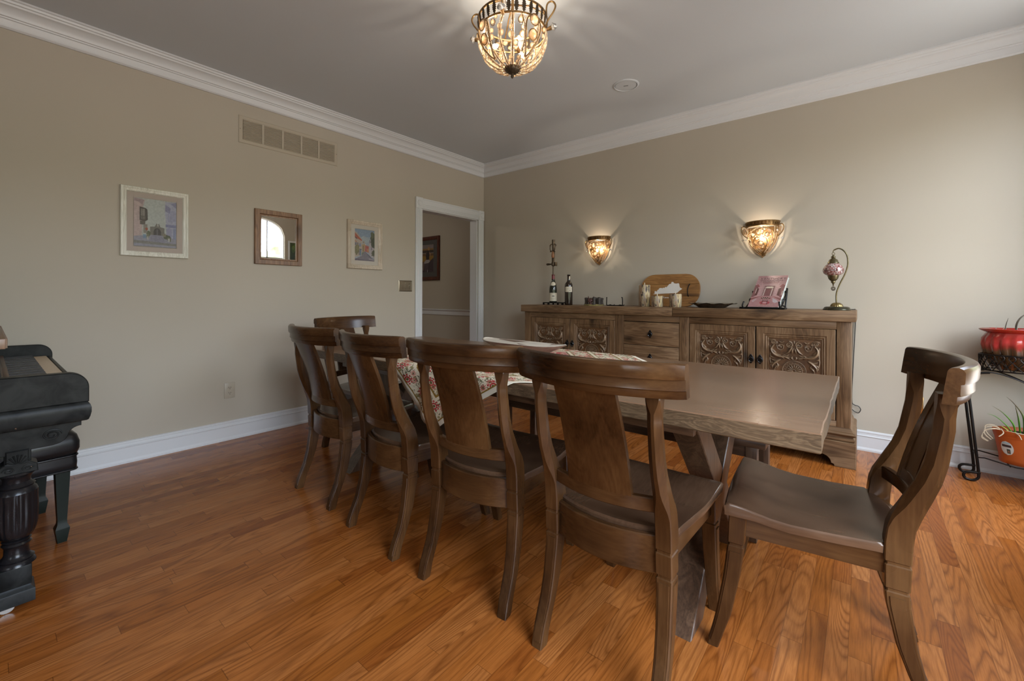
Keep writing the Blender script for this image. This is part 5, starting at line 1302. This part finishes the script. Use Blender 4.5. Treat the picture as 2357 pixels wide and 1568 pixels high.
# ------------------------------------------------------------------ upright piano at the left
PX0, PX1 = .06, 1.50
pn = thing('upright_piano', 'worn black upright piano with fluted columns, keyboard end at the left edge', 'piano', (.78, -4.1, 0))
def pp(m, name, mat, parent=pn, ang=35, **k): return rel(m, pn).build(name, mat, parent, ang, **k)
pp(MB().box(PX0, PX1, -4.46, -4.09, .03, 1.25, .004), 'case', PIANO)
pp(MB().box(PX0-.02, PX1+.02, -4.48, -4.06, 1.25, 1.275, .006), 'lid', PIANO)
pp(MB().box(PX0+.12, PX1-.12, -4.092, -4.078, .80, 1.20, .004).box(PX0+.22, PX1-.22, -4.08, -4.070, .88, 1.14, .004), 'upper_panel', PIANO)
pp(MB().box(PX0+.1, PX1-.1, -4.092, -4.08, .12, .60, .004), 'lower_panel', PIANO)
# key bed with rounded moulding
hp = [(-.006, .632), (-.001, .636), (.003, .648), (.006, .664), (.006, .680), (.003, .692), (-.001, .699), (-.004, .702)]
rings = [[(PX0-d, -4.09, z), (PX1+d, -4.09, z), (PX1+d, -3.768+d, z), (PX0-d, -3.768+d, z)] for d, z in hp]
pp(MB().loft(rings), 'key_bed', PIANO, ang=50)
def cheek(x0, x1):
    pts = [(-4.09, .702), (-3.768, .702)]+[(-3.768-.058+.058*math.cos(a), .757+.058*math.sin(a)) for a in [PI/2*i/10 for i in range(11)]]+[(-4.09, .819)]
    return MB().prism(pts, 'x', x0, x1, .003)
pp(cheek(PX1-.045, PX1-.002), 'cheek', PIANO); pp(cheek(PX0+.002, PX0+.045), 'cheek', PIANO)
pp(MB().box(PX0+.045, PX1-.045, -3.790, -3.776, .702, .748, .003), 'key_slip', PIANO)
pp(MB().box(PX0+.045, PX0+.075, -3.96, -3.792, .702, .752, .003).box(PX1-.075, PX1-.045, -3.96, -3.792, .702, .752, .003), 'key_block', PIANO)
IVORY = plain('aged_ivory', (.56, .42, .27), .32, var=.12, vscale=30); EBONY = plain('ebony_key', (.03, .03, .03), .35)
k0 = PX0+.078; kw = (PX1-.078-k0)/52
wk = bk_ = None
for i in range(52):
    x = k0+(i+.5)*kw
    if wk is None:
        m = MB().box(-kw/2+.0006, kw/2-.0006, -.078, .078, -.024, 0, .0012, 1); wk = m.build('white_key', IVORY, pn); o = wk
    else: o = wk.copy(); COL.objects.link(o)
    o.location = (x-.78, -3.873+4.1, .752)
    if i < 51 and i % 7 not in (1, 4):
        if bk_ is None:
            m = MB().prism([(-.054, -.004), (-.054, .009), (.046, .011), (.053, .006), (.054, -.004)], 'x', -.0075, .0075, .0015); bk_ = m.build('black_key', EBONY, pn); o = bk_
        else: o = bk_.copy(); COL.objects.link(o)
        o.location = (x+kw/2-.78, -3.899+4.1, .752)
pp(MB().box(PX0+.045, PX1-.045, -3.968, -3.953, .745, .768, .002), 'name_rail', wood('piano_bare_edge', (.05, .02, .01), (.12, .06, .03), (.2, .1, .05), 'x'))
pp(MB().prism([(-3.966, .766), (-4.06, .905), (-4.072, .898), (-3.978, .760)], 'x', PX0+.05, PX1-.05, .002), 'fallboard', plain('polished_black', (.02, .02, .022), .06, 0, .8))
m = MB().box(PX0+.3, 1.392, -4.012, -3.970, .908, .945, .003)
for i in range(60):
    x = PX0+.31+i*.0175
    if x < 1.38: m.tube([(x, -3.970, .910), (x, -3.970, .943)], .005, 6)
pp(m, 'fluted_rail', wood('carved_brown', (.06, .03, .015), (.16, .09, .05), (.26, .16, .1), 'z'))
def piano_leg(x0, x1, face):
    xc = (x0+x1)/2; root = pn
    br = [(-4.09, .634), (-3.786, .634), (-3.786, .612)]+[(-3.786-.034*math.sin(a), .612-.028*(1-math.cos(a))) for a in [PI/2*i/8 for i in range(1, 9)]]
    br += [(-3.823, .577), (-3.830, .567), (-3.842, .559), (-3.860, .555), (-3.912, .554), (-3.912, .50), (-3.975, .50), (-3.975, .545), (-4.09, .545)]
    m = MB().prism(br, 'x', x0+.02, x1-.02, .002)
    fx = x1-.02 if face > 0 else x0+.02
    def sp_(c, r, turns, sgn=1, rad=.0026):
        pts = [(fx+face*.0005, c[0]+sgn*r*(1-.8*i/(turns*16))*math.cos(2*PI*i/16), c[1]+r*.8*(1-.8*i/(turns*16))*math.sin(2*PI*i/16)) for i in range(int(turns*16)+1)]
        m.tube(pts, rad, 6)
    sp_((-3.862, .594), .026, 2.0)
    pp(m, 'arm_bracket', PIANO)
    m = MB().prism([(-3.895, .478), (-3.897, .505), (-3.907, .512), (-3.918, .52), (-3.918, .56), (-3.972, .56), (-3.972, .52), (-3.985, .510), (-3.992, .500), (-3.990, .478)], 'x', x0+.012, x1-.012, .003)
    fx = x1-.012 if face > 0 else x0+.012
    sp_((-3.922, .494), .015, 1.6, 1, .002); sp_((-3.965, .494), .015, 1.6, -1, .002)
    for k in range(9):
        a = PI*(.06+.88*k/8); m.tube([(fx, -3.944+.007*math.cos(a), .510+.006*math.sin(a)), (fx+face*.001, -3.944+.030*math.cos(a), .510+.036*math.sin(a))], [.0012, .003], 6)
    pp(m, 'capital', PIANO)
    pr = [(.040, .48), (.045, .474), (.038, .466), (.034, .458), (.034, .446), (.040, .440), (.046, .434), (.042, .428), (.048, .422), (.052, .410)]
    pr2 = [(.052, .410), (.052, .385), (.053, .34), (.052, .295), (.047, .27), (.038, .253), (.030, .248)]
    pr3 = [(.030, .248), (.036, .243), (.032, .236), (.037, .230), (.032, .223), (.030, .216), (.031, .195), (.036, .184), (.044, .178), (.040, .172), (.046, .166), (.048, .158), (.04, .157)]
    for q_ in (pr, pr3): pp(MB().lathe(q_, 32, (xc, -3.945, 0)), 'column_turning', PIANOB, ang=40)
    pp(MB().lathe(pr2, 96, (xc, -3.945, 0), fn=lambda r, z, a: r*(1-.075*(1-abs(math.sin(9*a)))*smooth(.255, .285, z)*(1-smooth(.402, .411, z)))), 'fluted_column', PIANOB, ang=60)
    pp(MB().box(x0+.004, x1-.004, -3.99, -3.910, .088, .157, .003), 'pedestal', PIANO)
    m = MB(); rings = [[(x0-d, -4.42, z), (x1+d, -4.42, z), (x1+d, -3.905+d, z), (x0-d, -3.905+d, z)] for d, z in ((0, .028), (.003, .03), (.003, .070), (.001, .073), (-.006, .080), (-.010, .092))]
    pp(m.loft(rings), 'toe_block', PIANO)
    pp(MB().lathe([(.020, -.009), (.021, 0), (.020, .009), (.001, .009), (.001, -.009)], 18, mat=Matrix.Translation((xc+.01, -3.968, .0212)) @ Matrix.Rotation(PI/2, 4, 'Y')).box(xc-.004, xc+.024, -3.985, -3.951, .024, .032), 'caster', plain('caster_steel', (.35, .33, .30), .35, .9))
piano_leg(1.402, 1.494, 1); piano_leg(.066, .158, 1)

# ------------------------------------------------------------------ padded piano bench
pb = thing('piano_bench', 'padded black leather piano bench tucked beneath the piano keyboard', 'bench', (.772, -3.955, 0), math.radians(5))
BL_, BWD = .54, .36
def rrect(hx_, hy_, r, z, n=5):
    out = []
    for sx, sy, a0 in ((1, 1, 0), (-1, 1, PI/2), (-1, -1, PI), (1, -1, 3*PI/2)):
        for i in range(n+1):
            a = a0+PI/2*i/n; out.append((sx*(hx_-r)+r*math.cos(a), sy*(hy_-r)+r*math.sin(a), z))
    return out
MB().loft([rrect(BL_/2+d, BWD/2+d, .02, z) for d, z in ((-.004, .322), (0, .326), (.002, .355), (0, .384))]).build('seat_box', LEATHER, pb, 50)
MB().loft([rrect(BL_/2+d, BWD/2+d, .03, z) for d, z in ((-.006, .386), (.003, .393), (.010, .415), (.010, .445), (.002, .475), (-.022, .497), (-.07, .510), (-.12, .512))]).build('cushion', LEATHER, pb, 60)
MB().tube(rrect(BL_/2+.002, BWD/2+.002, .021, .386), .004, 6, loop=True).tube(rrect(BL_/2+.001, BWD/2+.001, .02, .324), .004, 6, loop=True).build('piping', LEATHER, pb, 60)
m = MB()
for i in range(4):
    for j in range(2): m.ball((-.18+.12*i, -.08+.16*j, .511), .008, 10, 6, (1, 1, .5))
m.build('tufted_buttons', LEATHER, pb, 60)
GB = plain('greenish_black_paint', (.010, .014, .010), .35, 0, .15)
for sx in (-1, 1):
    for sy in (-1, 1):
        x, y = sx*(BL_/2-.048), sy*(BWD/2-.042)
        MB().loft([[(x-s, y-s, z), (x+s, y-s, z), (x+s, y+s, z), (x-s, y+s, z)] for s, z in ((.015, 0), (.0155, .006), (.023, .060), (.0225, .064), (.0155, .082), (.015, .10), (.020, .22), (.024, .335))]).build('leg', GB, pb)

# ------------------------------------------------------------------ plant stand with two planters
PSX, PSY = 4.53, -.185
st = thing('plant_stand', 'black wrought iron two tier plant stand at the right edge by the baseboard', 'plant stand', (PSX, PSY, 0))
def oval(hx_, hy_, z, n=44): return [(hx_*math.cos(2*PI*k/n), hy_*math.sin(2*PI*k/n), z) for k in range(n)]
for sx in (-1, 1):
    for sy in (-1, 1):
        yy = sy*.075
        pts = catmull([(sx*.236, yy, .060), (sx*.252, yy, .056), (sx*.290, yy, .052), (sx*.306, yy, .036), (sx*.300, yy, .014), (sx*.272, yy, .007), (sx*.248, yy, .022), (sx*.244, yy, .06), (sx*.258, yy, .22), (sx*.276, yy, .42), (sx*.290, yy, .58), (sx*.278, yy, .625), (sx*.240, yy, .652), (sx*.20, yy, .660)], 6)
        pts = [q+V((0, 0, 0)) for q in pts]
        MB().tube(pts, .0075, 8).build('leg', IRON, st, 60)
for sy in (-1, 1):
    yy = sy*.08
    MB().tube(catmull([(-.285, yy, .60), (-.25, yy, .645), (-.19, yy, .662), (-.10, yy, .635), (0, yy, .58), (.10, yy, .52), (.2, yy, .45), (.27, yy, .40)], 6), .0038, 6).build('brace_arc', IRON, st, 60)
    MB().tube([(-.248, yy, .150), (-.22, yy, .153), (-.10, yy*1.1, .128), (.10, yy*1.1, .128), (.22, yy, .153), (.248, yy, .150)], .004, 6).build('lower_rail', IRON, st, 60)
for x in (-.12, .0, .12): MB().tube([(x, -.088, .128), (x, .088, .128)], .0035, 6).build('cross_bar', IRON, st)
for sx in (-1, 1): MB().tube([(sx*.248, -.08, .150), (sx*.248, .08, .150)], .004, 6).build('cross_bar', IRON, st)
TH, TY = .232, .118
MB().tube(oval(TH, TY, .764), .0042, 6, loop=True).build('tray_rim', IRON, st, 60)
MB().tube(oval(TH-.004, TY-.004, .672), .0042, 6, loop=True).build('tray_ring', IRON, st, 60)
m = MB()
for i in range(-4, 5):
    x = i*.05; hy_ = (TY-.004)*math.sqrt(max(0, 1-(x/TH)**2)); m.tube([(x, -hy_, .672), (x, hy_, .672)], .003, 5)
m.build('tray_grid', IRON, st)
NL = 30
for k in range(NL):
    a0 = 2*PI*k/NL; da = 2*PI/NL
    q = [(a0-da*.95, .674), (a0-da*.25, .715), (a0+da*.28, .745), (a0+da*.2, .760), (a0, .763), (a0-da*.2, .760), (a0-da*.28, .745), (a0+da*.25, .715), (a0+da*.95, .674)]
    MB().tube(catmull([((TH+.002)*math.cos(a), (TY+.002)*math.sin(a), z) for a, z in q], 4), .0024, 5).build('wire_loop', IRON, st, 60)
# glazed upper pot
GLZ = NT('red_brown_drip_glaze'); o_ = GLZ.obj(); s_ = GLZ.new('ShaderNodeSeparateXYZ'); GLZ.link(o_, s_.inputs[0])
nz = GLZ.noise(GLZ.mapping(o_, (26, 26, 5)), 1, 3, .6); f_ = GLZ.math('ADD', s_.outputs[2], GLZ.math('MULTIPLY', GLZ.math('SUBTRACT', nz, .5), .11))
c_ = GLZ.ramp(GLZ.math('MULTIPLY', f_, 4.4), [(.30, lin('2e2217')), (.52, lin('4a3626')), (.60, lin('7a2a22')), (.70, lin('a23330')), (.90, lin('8c1f18'))])
st_ = GLZ.ramp(GLZ.noise(GLZ.mapping(o_, (60, 60, 4), (4, 2, 0)), 1, 2, .5), [(.55, (0, 0, 0)), (.7, (1, 1, 1))])
GLAZE = GLZ.base(GLZ.mix(GLZ.math('MULTIPLY', st_, .35), c_, lin('8a3a1a')), .12, 0, .6, .4, .05)
up = thing('glazed_planter', 'red and brown drip glazed ribbed oval planter on the top tier', 'planter', (PSX, PSY, .6772))
def ovl(prof, ky, ribs=0, n=96):
    R = []
    for r, z, rb in prof:
        R.append([(r*(1+rb*(abs(math.sin(ribs*t/2))-.5))*math.cos(t), r*ky*(1+rb*(abs(math.sin(ribs*t/2))-.5))*math.sin(t), z) for t in [2*PI*k/n for k in range(n)]])
    return MB().loft(R)
ovl([(.02, 0, 0), (.165, 0, .03), (.175, .006, .05), (.195, .05, .07), (.214, .10, .07), (.222, .145, .06), (.219, .185, .05), (.205, .213, .02), (.202, .218, 0), (.215, .224, 0), (.234, .234, 0), (.236, .240, 0), (.228, .243, 0), (.205, .236, 0), (.198, .225, 0), (.198, .205, 0), (.02, .203, 0)], .52, 26).build('pot', GLAZE, up, 50)
SOIL = plain('potting_soil', (.035, .025, .018), .95, var=.5, vscale=80)
pb_ = MB().loft([[(r*math.cos(t), r*.52*math.sin(t), z) for t in [2*PI*k/40 for k in range(40)]] for r, z in ((.199, .204), (.15, .212), (.02, .216))]); pb_.build('soil', SOIL, up)
def leaf_tube(pts, w, flat=.35, up_=(0, 1, 0), grey=False):
    c = catmull(pts, 6); n = len(c)
    return MB().tube(c, [max(.0007, w*(1-.25*(1-min(1, i/(n*.35))))*(1-(i/(n-1))**1.6)**.8) for i in range(n)], 8, flat=flat, up=up_)
GREY = plain('dried_grey_leaf', (.20, .185, .15), .65, var=.3, vscale=25); PALE = plain('pale_dry_leaf', (.40, .37, .31), .7, var=.2, vscale=25); GREEN2 = plain('fresh_leaf', (.13, .28, .03), .4)
z0 = .205
for pts, w, mt in (([(-.085, -.02, z0), (-.088, -.03, z0+.06), (-.07, -.04, z0+.11), (-.022, -.05, z0+.152)], .016, GREY), ([(-.125, .0, z0), (-.126, -.005, z0+.05), (-.116, -.01, z0+.102)], .010, GREY), ([(-.070, -.02, z0), (-.05, -.035, z0+.05), (-.018, -.04, z0+.092)], .011, GREY),
                   ([(-.055, .01, z0), (-.045, 0, z0+.05), (-.030, -.01, z0+.088)], .009, GREY), ([(-.16, 0, z0), (-.165, 0, z0+.03), (-.160, 0, z0+.055)], .008, PALE), ([(-.142, -.01, z0), (-.142, -.012, z0+.025), (-.13, -.012, z0+.046)], .008, PALE),
                   ([(-.02, -.05, z0), (.01, -.06, z0+.045), (.05, -.07, z0+.085), (.075, -.08, z0+.10)], .013, GREY), ([(-.09, -.05, z0+.01), (-.04, -.07, z0+.032), (.02, -.08, z0+.035)], .010, PALE), ([(-.06, -.06, z0+.01), (0, -.08, z0+.022), (.05, -.09, z0+.03)], .010, PALE), ([(-.03, -.05, z0+.01), (.0, -.07, z0+.03), (.012, -.075, z0+.034)], .010, GREY),
                   ([(.06, -.02, z0), (.05, -.03, z0+.06), (.065, -.03, z0+.12)], .013, GREY), ([(.10, 0, z0), (.12, 0, z0+.05), (.15, -.01, z0+.09)], .012, GREY), ([(.0, -.06, z0+.005), (.04, -.085, z0+.014), (.07, -.09, z0+.016)], .012, GREEN2)):
    leaf_tube(pts, w).build('leaf', mt, up, 60)
# plastic lower planter
lp = thing('plastic_planter', 'orange plastic oval planter of green spiky leaves on the lower tier', 'planter', (PSX+.02, PSY, .1325))
ORG = plain('terracotta_plastic', (.42, .085, .014), .42, 0, .4, var=.06)
ovl([(.02, 0, 0), (.165, 0, 0), (.170, .004, 0), (.172, .028, 0), (.171, .032, 0), (.190, .15, 0), (.1905, .154, 0), (.1925, .154, 0), (.194, .166, 0), (.1955, .168, 0), (.199, .192, 0), (.196, .194, 0), (.192, .180, 0), (.188, .172, 0), (.02, .170, 0)], .5).build('pot', ORG, lp, 40)
MB().loft([[(r*math.cos(t), r*.5*math.sin(t), z) for t in [2*PI*k/40 for k in range(40)]] for r, z in ((.188, .171), (.12, .180), (.02, .183))]).build('soil', SOIL, lp)
ac = PI+.62       # sticker on the pot wall
def pot_pt(a, z, off=.0012):
    r = .172+(z-.03)/(.15-.03)*.018+off; return (r*math.cos(a), r*.5*math.sin(a), z)
def sticker(col, sz, off, name, da=0, dzz=0, hh=None):
    rows = []
    for j in range(13):
        t = -1+2*j/12; w_ = math.sqrt(max(0.0, 1-t*t)); rows.append([pot_pt(ac+da+sz*5.2*w_*(-1+2*i/8), .092+dzz+t*(hh or sz), off) for i in range(9)])
    m = MB(); m.surf(rows); bmesh.ops.remove_doubles(m.bm, verts=list(m.bm.verts), dist=.0001); return m.build(name, col, lp, 60)
sticker(plain('sticker_white', (.62, .62, .58), .4), .040, .0012, 'label')
def patch(a0, a1, z0_, z1_, col, off):
    m = MB(); m.surf([[pot_pt(a0+(a1-a0)*i/8, z0_+(z1_-z0_)*j, off) for i in range(9)] for j in range(2)]); return m.build('label_print', col, lp, 60)
patch(ac-.15, ac+.15, .098, .112, plain('sticker_dark', (.05, .03, .03), .5), .0018); patch(ac-.12, ac+.12, .117, .126, plain('sticker_blue', (.35, .48, .52), .5), .0018)
patch(ac+.0, ac+.11, .062, .088, plain('sticker_green', (.06, .07, .05), .5), .0018); patch(ac+.03, ac+.08, .068, .078, plain('sticker_brown', (.3, .12, .06), .5), .0022)
GRN = NT('aloe_leaf'); sz_ = GRN.new('ShaderNodeSeparateXYZ'); GRN.link(GRN.obj(), sz_.inputs[0])
gz_ = GRN.math('ADD', sz_.outputs[2], GRN.math('MULTIPLY', GRN.noise(GRN.obj(), 30, 2, .5), .03))
ALOE = GRN.base(GRN.ramp(GRN.math('MULTIPLY', gz_, 2.5), [(.45, lin('7fa03a')), (.55, lin('4f8a28')), (.70, lin('4c7a2a')), (.80, lin('6b6a4a')), (.9, lin('6b5f4e'))]), .4, 0, .4)
YEL = plain('yellow_green_leaf', (.36, .42, .06), .4)
z0 = .172
for pts, w, mt in (([(-.12, -.02, z0), (-.14, -.03, z0+.04), (-.185, -.03, z0+.09), (-.225, -.03, z0+.105)], .010, ALOE), ([(-.11, -.02, z0), (-.12, -.03, z0+.06), (-.16, -.03, z0+.12), (-.205, -.03, z0+.155)], .013, ALOE), ([(-.09, -.02, z0), (-.10, -.03, z0+.10), (-.115, -.035, z0+.18)], .013, ALOE),
                   ([(-.075, -.01, z0), (-.08, -.02, z0+.11), (-.115, -.02, z0+.18), (-.145, -.02, z0+.215)], .013, ALOE), ([(-.07, -.04, z0), (-.065, -.05, z0+.08), (-.04, -.05, z0+.145)], .016, ALOE), ([(-.04, 0, z0), (-.045, -.01, z0+.08), (-.05, -.02, z0+.15), (-.035, -.02, z0+.17)], .013, ALOE),
                   ([(-.05, -.05, z0), (-.03, -.06, z0+.06), (.0, -.06, z0+.12), (.01, -.06, z0+.145)], .013, ALOE), ([(.0, -.02, z0), (.02, -.03, z0+.09), (.03, -.03, z0+.18)], .012, ALOE), ([(.05, -.02, z0), (.05, -.03, z0+.10), (.06, -.03, z0+.185)], .012, ALOE), ([(.03, -.05, z0), (.035, -.06, z0+.05), (.03, -.065, z0+.09)], .012, ALOE),
                   ([(.09, 0, z0), (.10, 0, z0+.1), (.13, -.01, z0+.17)], .013, ALOE), ([(.13, .0, z0), (.15, 0, z0+.06), (.19, 0, z0+.12)], .012, ALOE), ([(-.07, -.06, z0), (-.02, -.085, z0+.035), (.05, -.095, z0+.028)], .010, ALOE), ([(-.08, -.07, z0), (-.03, -.09, z0+.012), (.03, -.098, z0+.012), (.07, -.1, z0+.0)], .010, ALOE),
                   ([(-.12, -.05, z0), (-.09, -.075, z0+.012), (-.05, -.085, z0+.016)], .010, YEL), ([(-.13, -.04, z0), (-.15, -.05, z0+.03), (-.17, -.05, z0+.045)], .009, YEL), ([(-.01, -.07, z0), (0, -.08, z0+.04), (.01, -.085, z0+.06)], .009, YEL), ([(.03, -.07, z0), (.015, -.08, z0+.035), (-.0, -.085, z0+.06)], .008, YEL)):
    leaf_tube(pts, w).build('leaf', mt, lp, 60)
m = MB(); rr = random.Random(8)
for k in range(9):
    a = rr.uniform(-.6, .6); m.tube(catmull([(-.165, -.045, z0+.02), (-.20, -.06+.01*a, z0+.035+.02*a), (-.235, -.06, z0+.02+.03*a), (-.24+.02*a, -.06, z0-.02+.03*a), (-.215+.02*a, -.06, z0-.045+.02*a)], 4), .0016, 4)
for q in (((-.17, -.05, z0+.028), (-.165, -.075, z0+.010), (-.185, -.085, z0-.012)), ((-.13, -.06, z0+.02), (-.11, -.09, z0+.014), (-.10, -.098, z0-.01)), ((-.15, -.06, z0+.022), (-.12, -.08, z0+.022), (-.08, -.09, z0+.018))): m.tube(catmull(q, 4), .0026, 5)
m.build('dry_roots', plain('straw_roots', (.42, .33, .22), .8), lp, 60)
# ------------------------------------------------------------------ colour management
SC.view_settings.view_transform = 'Standard'
try: SC.view_settings.look = 'None'
except Exception: pass
SC.view_settings.gamma = 1.0; SC.view_settings.use_curve_mapping = False
SC.view_settings.exposure = EXPOSURE
SC.cycles.use_denoising = True
try: SC.cycles.denoiser = 'OPENIMAGEDENOISE'
except Exception: pass
SC.cycles.max_bounces = 10; SC.cycles.diffuse_bounces = 5; SC.cycles.glossy_bounces = 4; SC.cycles.transparent_max_bounces = 24
SC.cycles.sample_clamp_indirect = 6.0
SC.cycles.use_light_tree = True
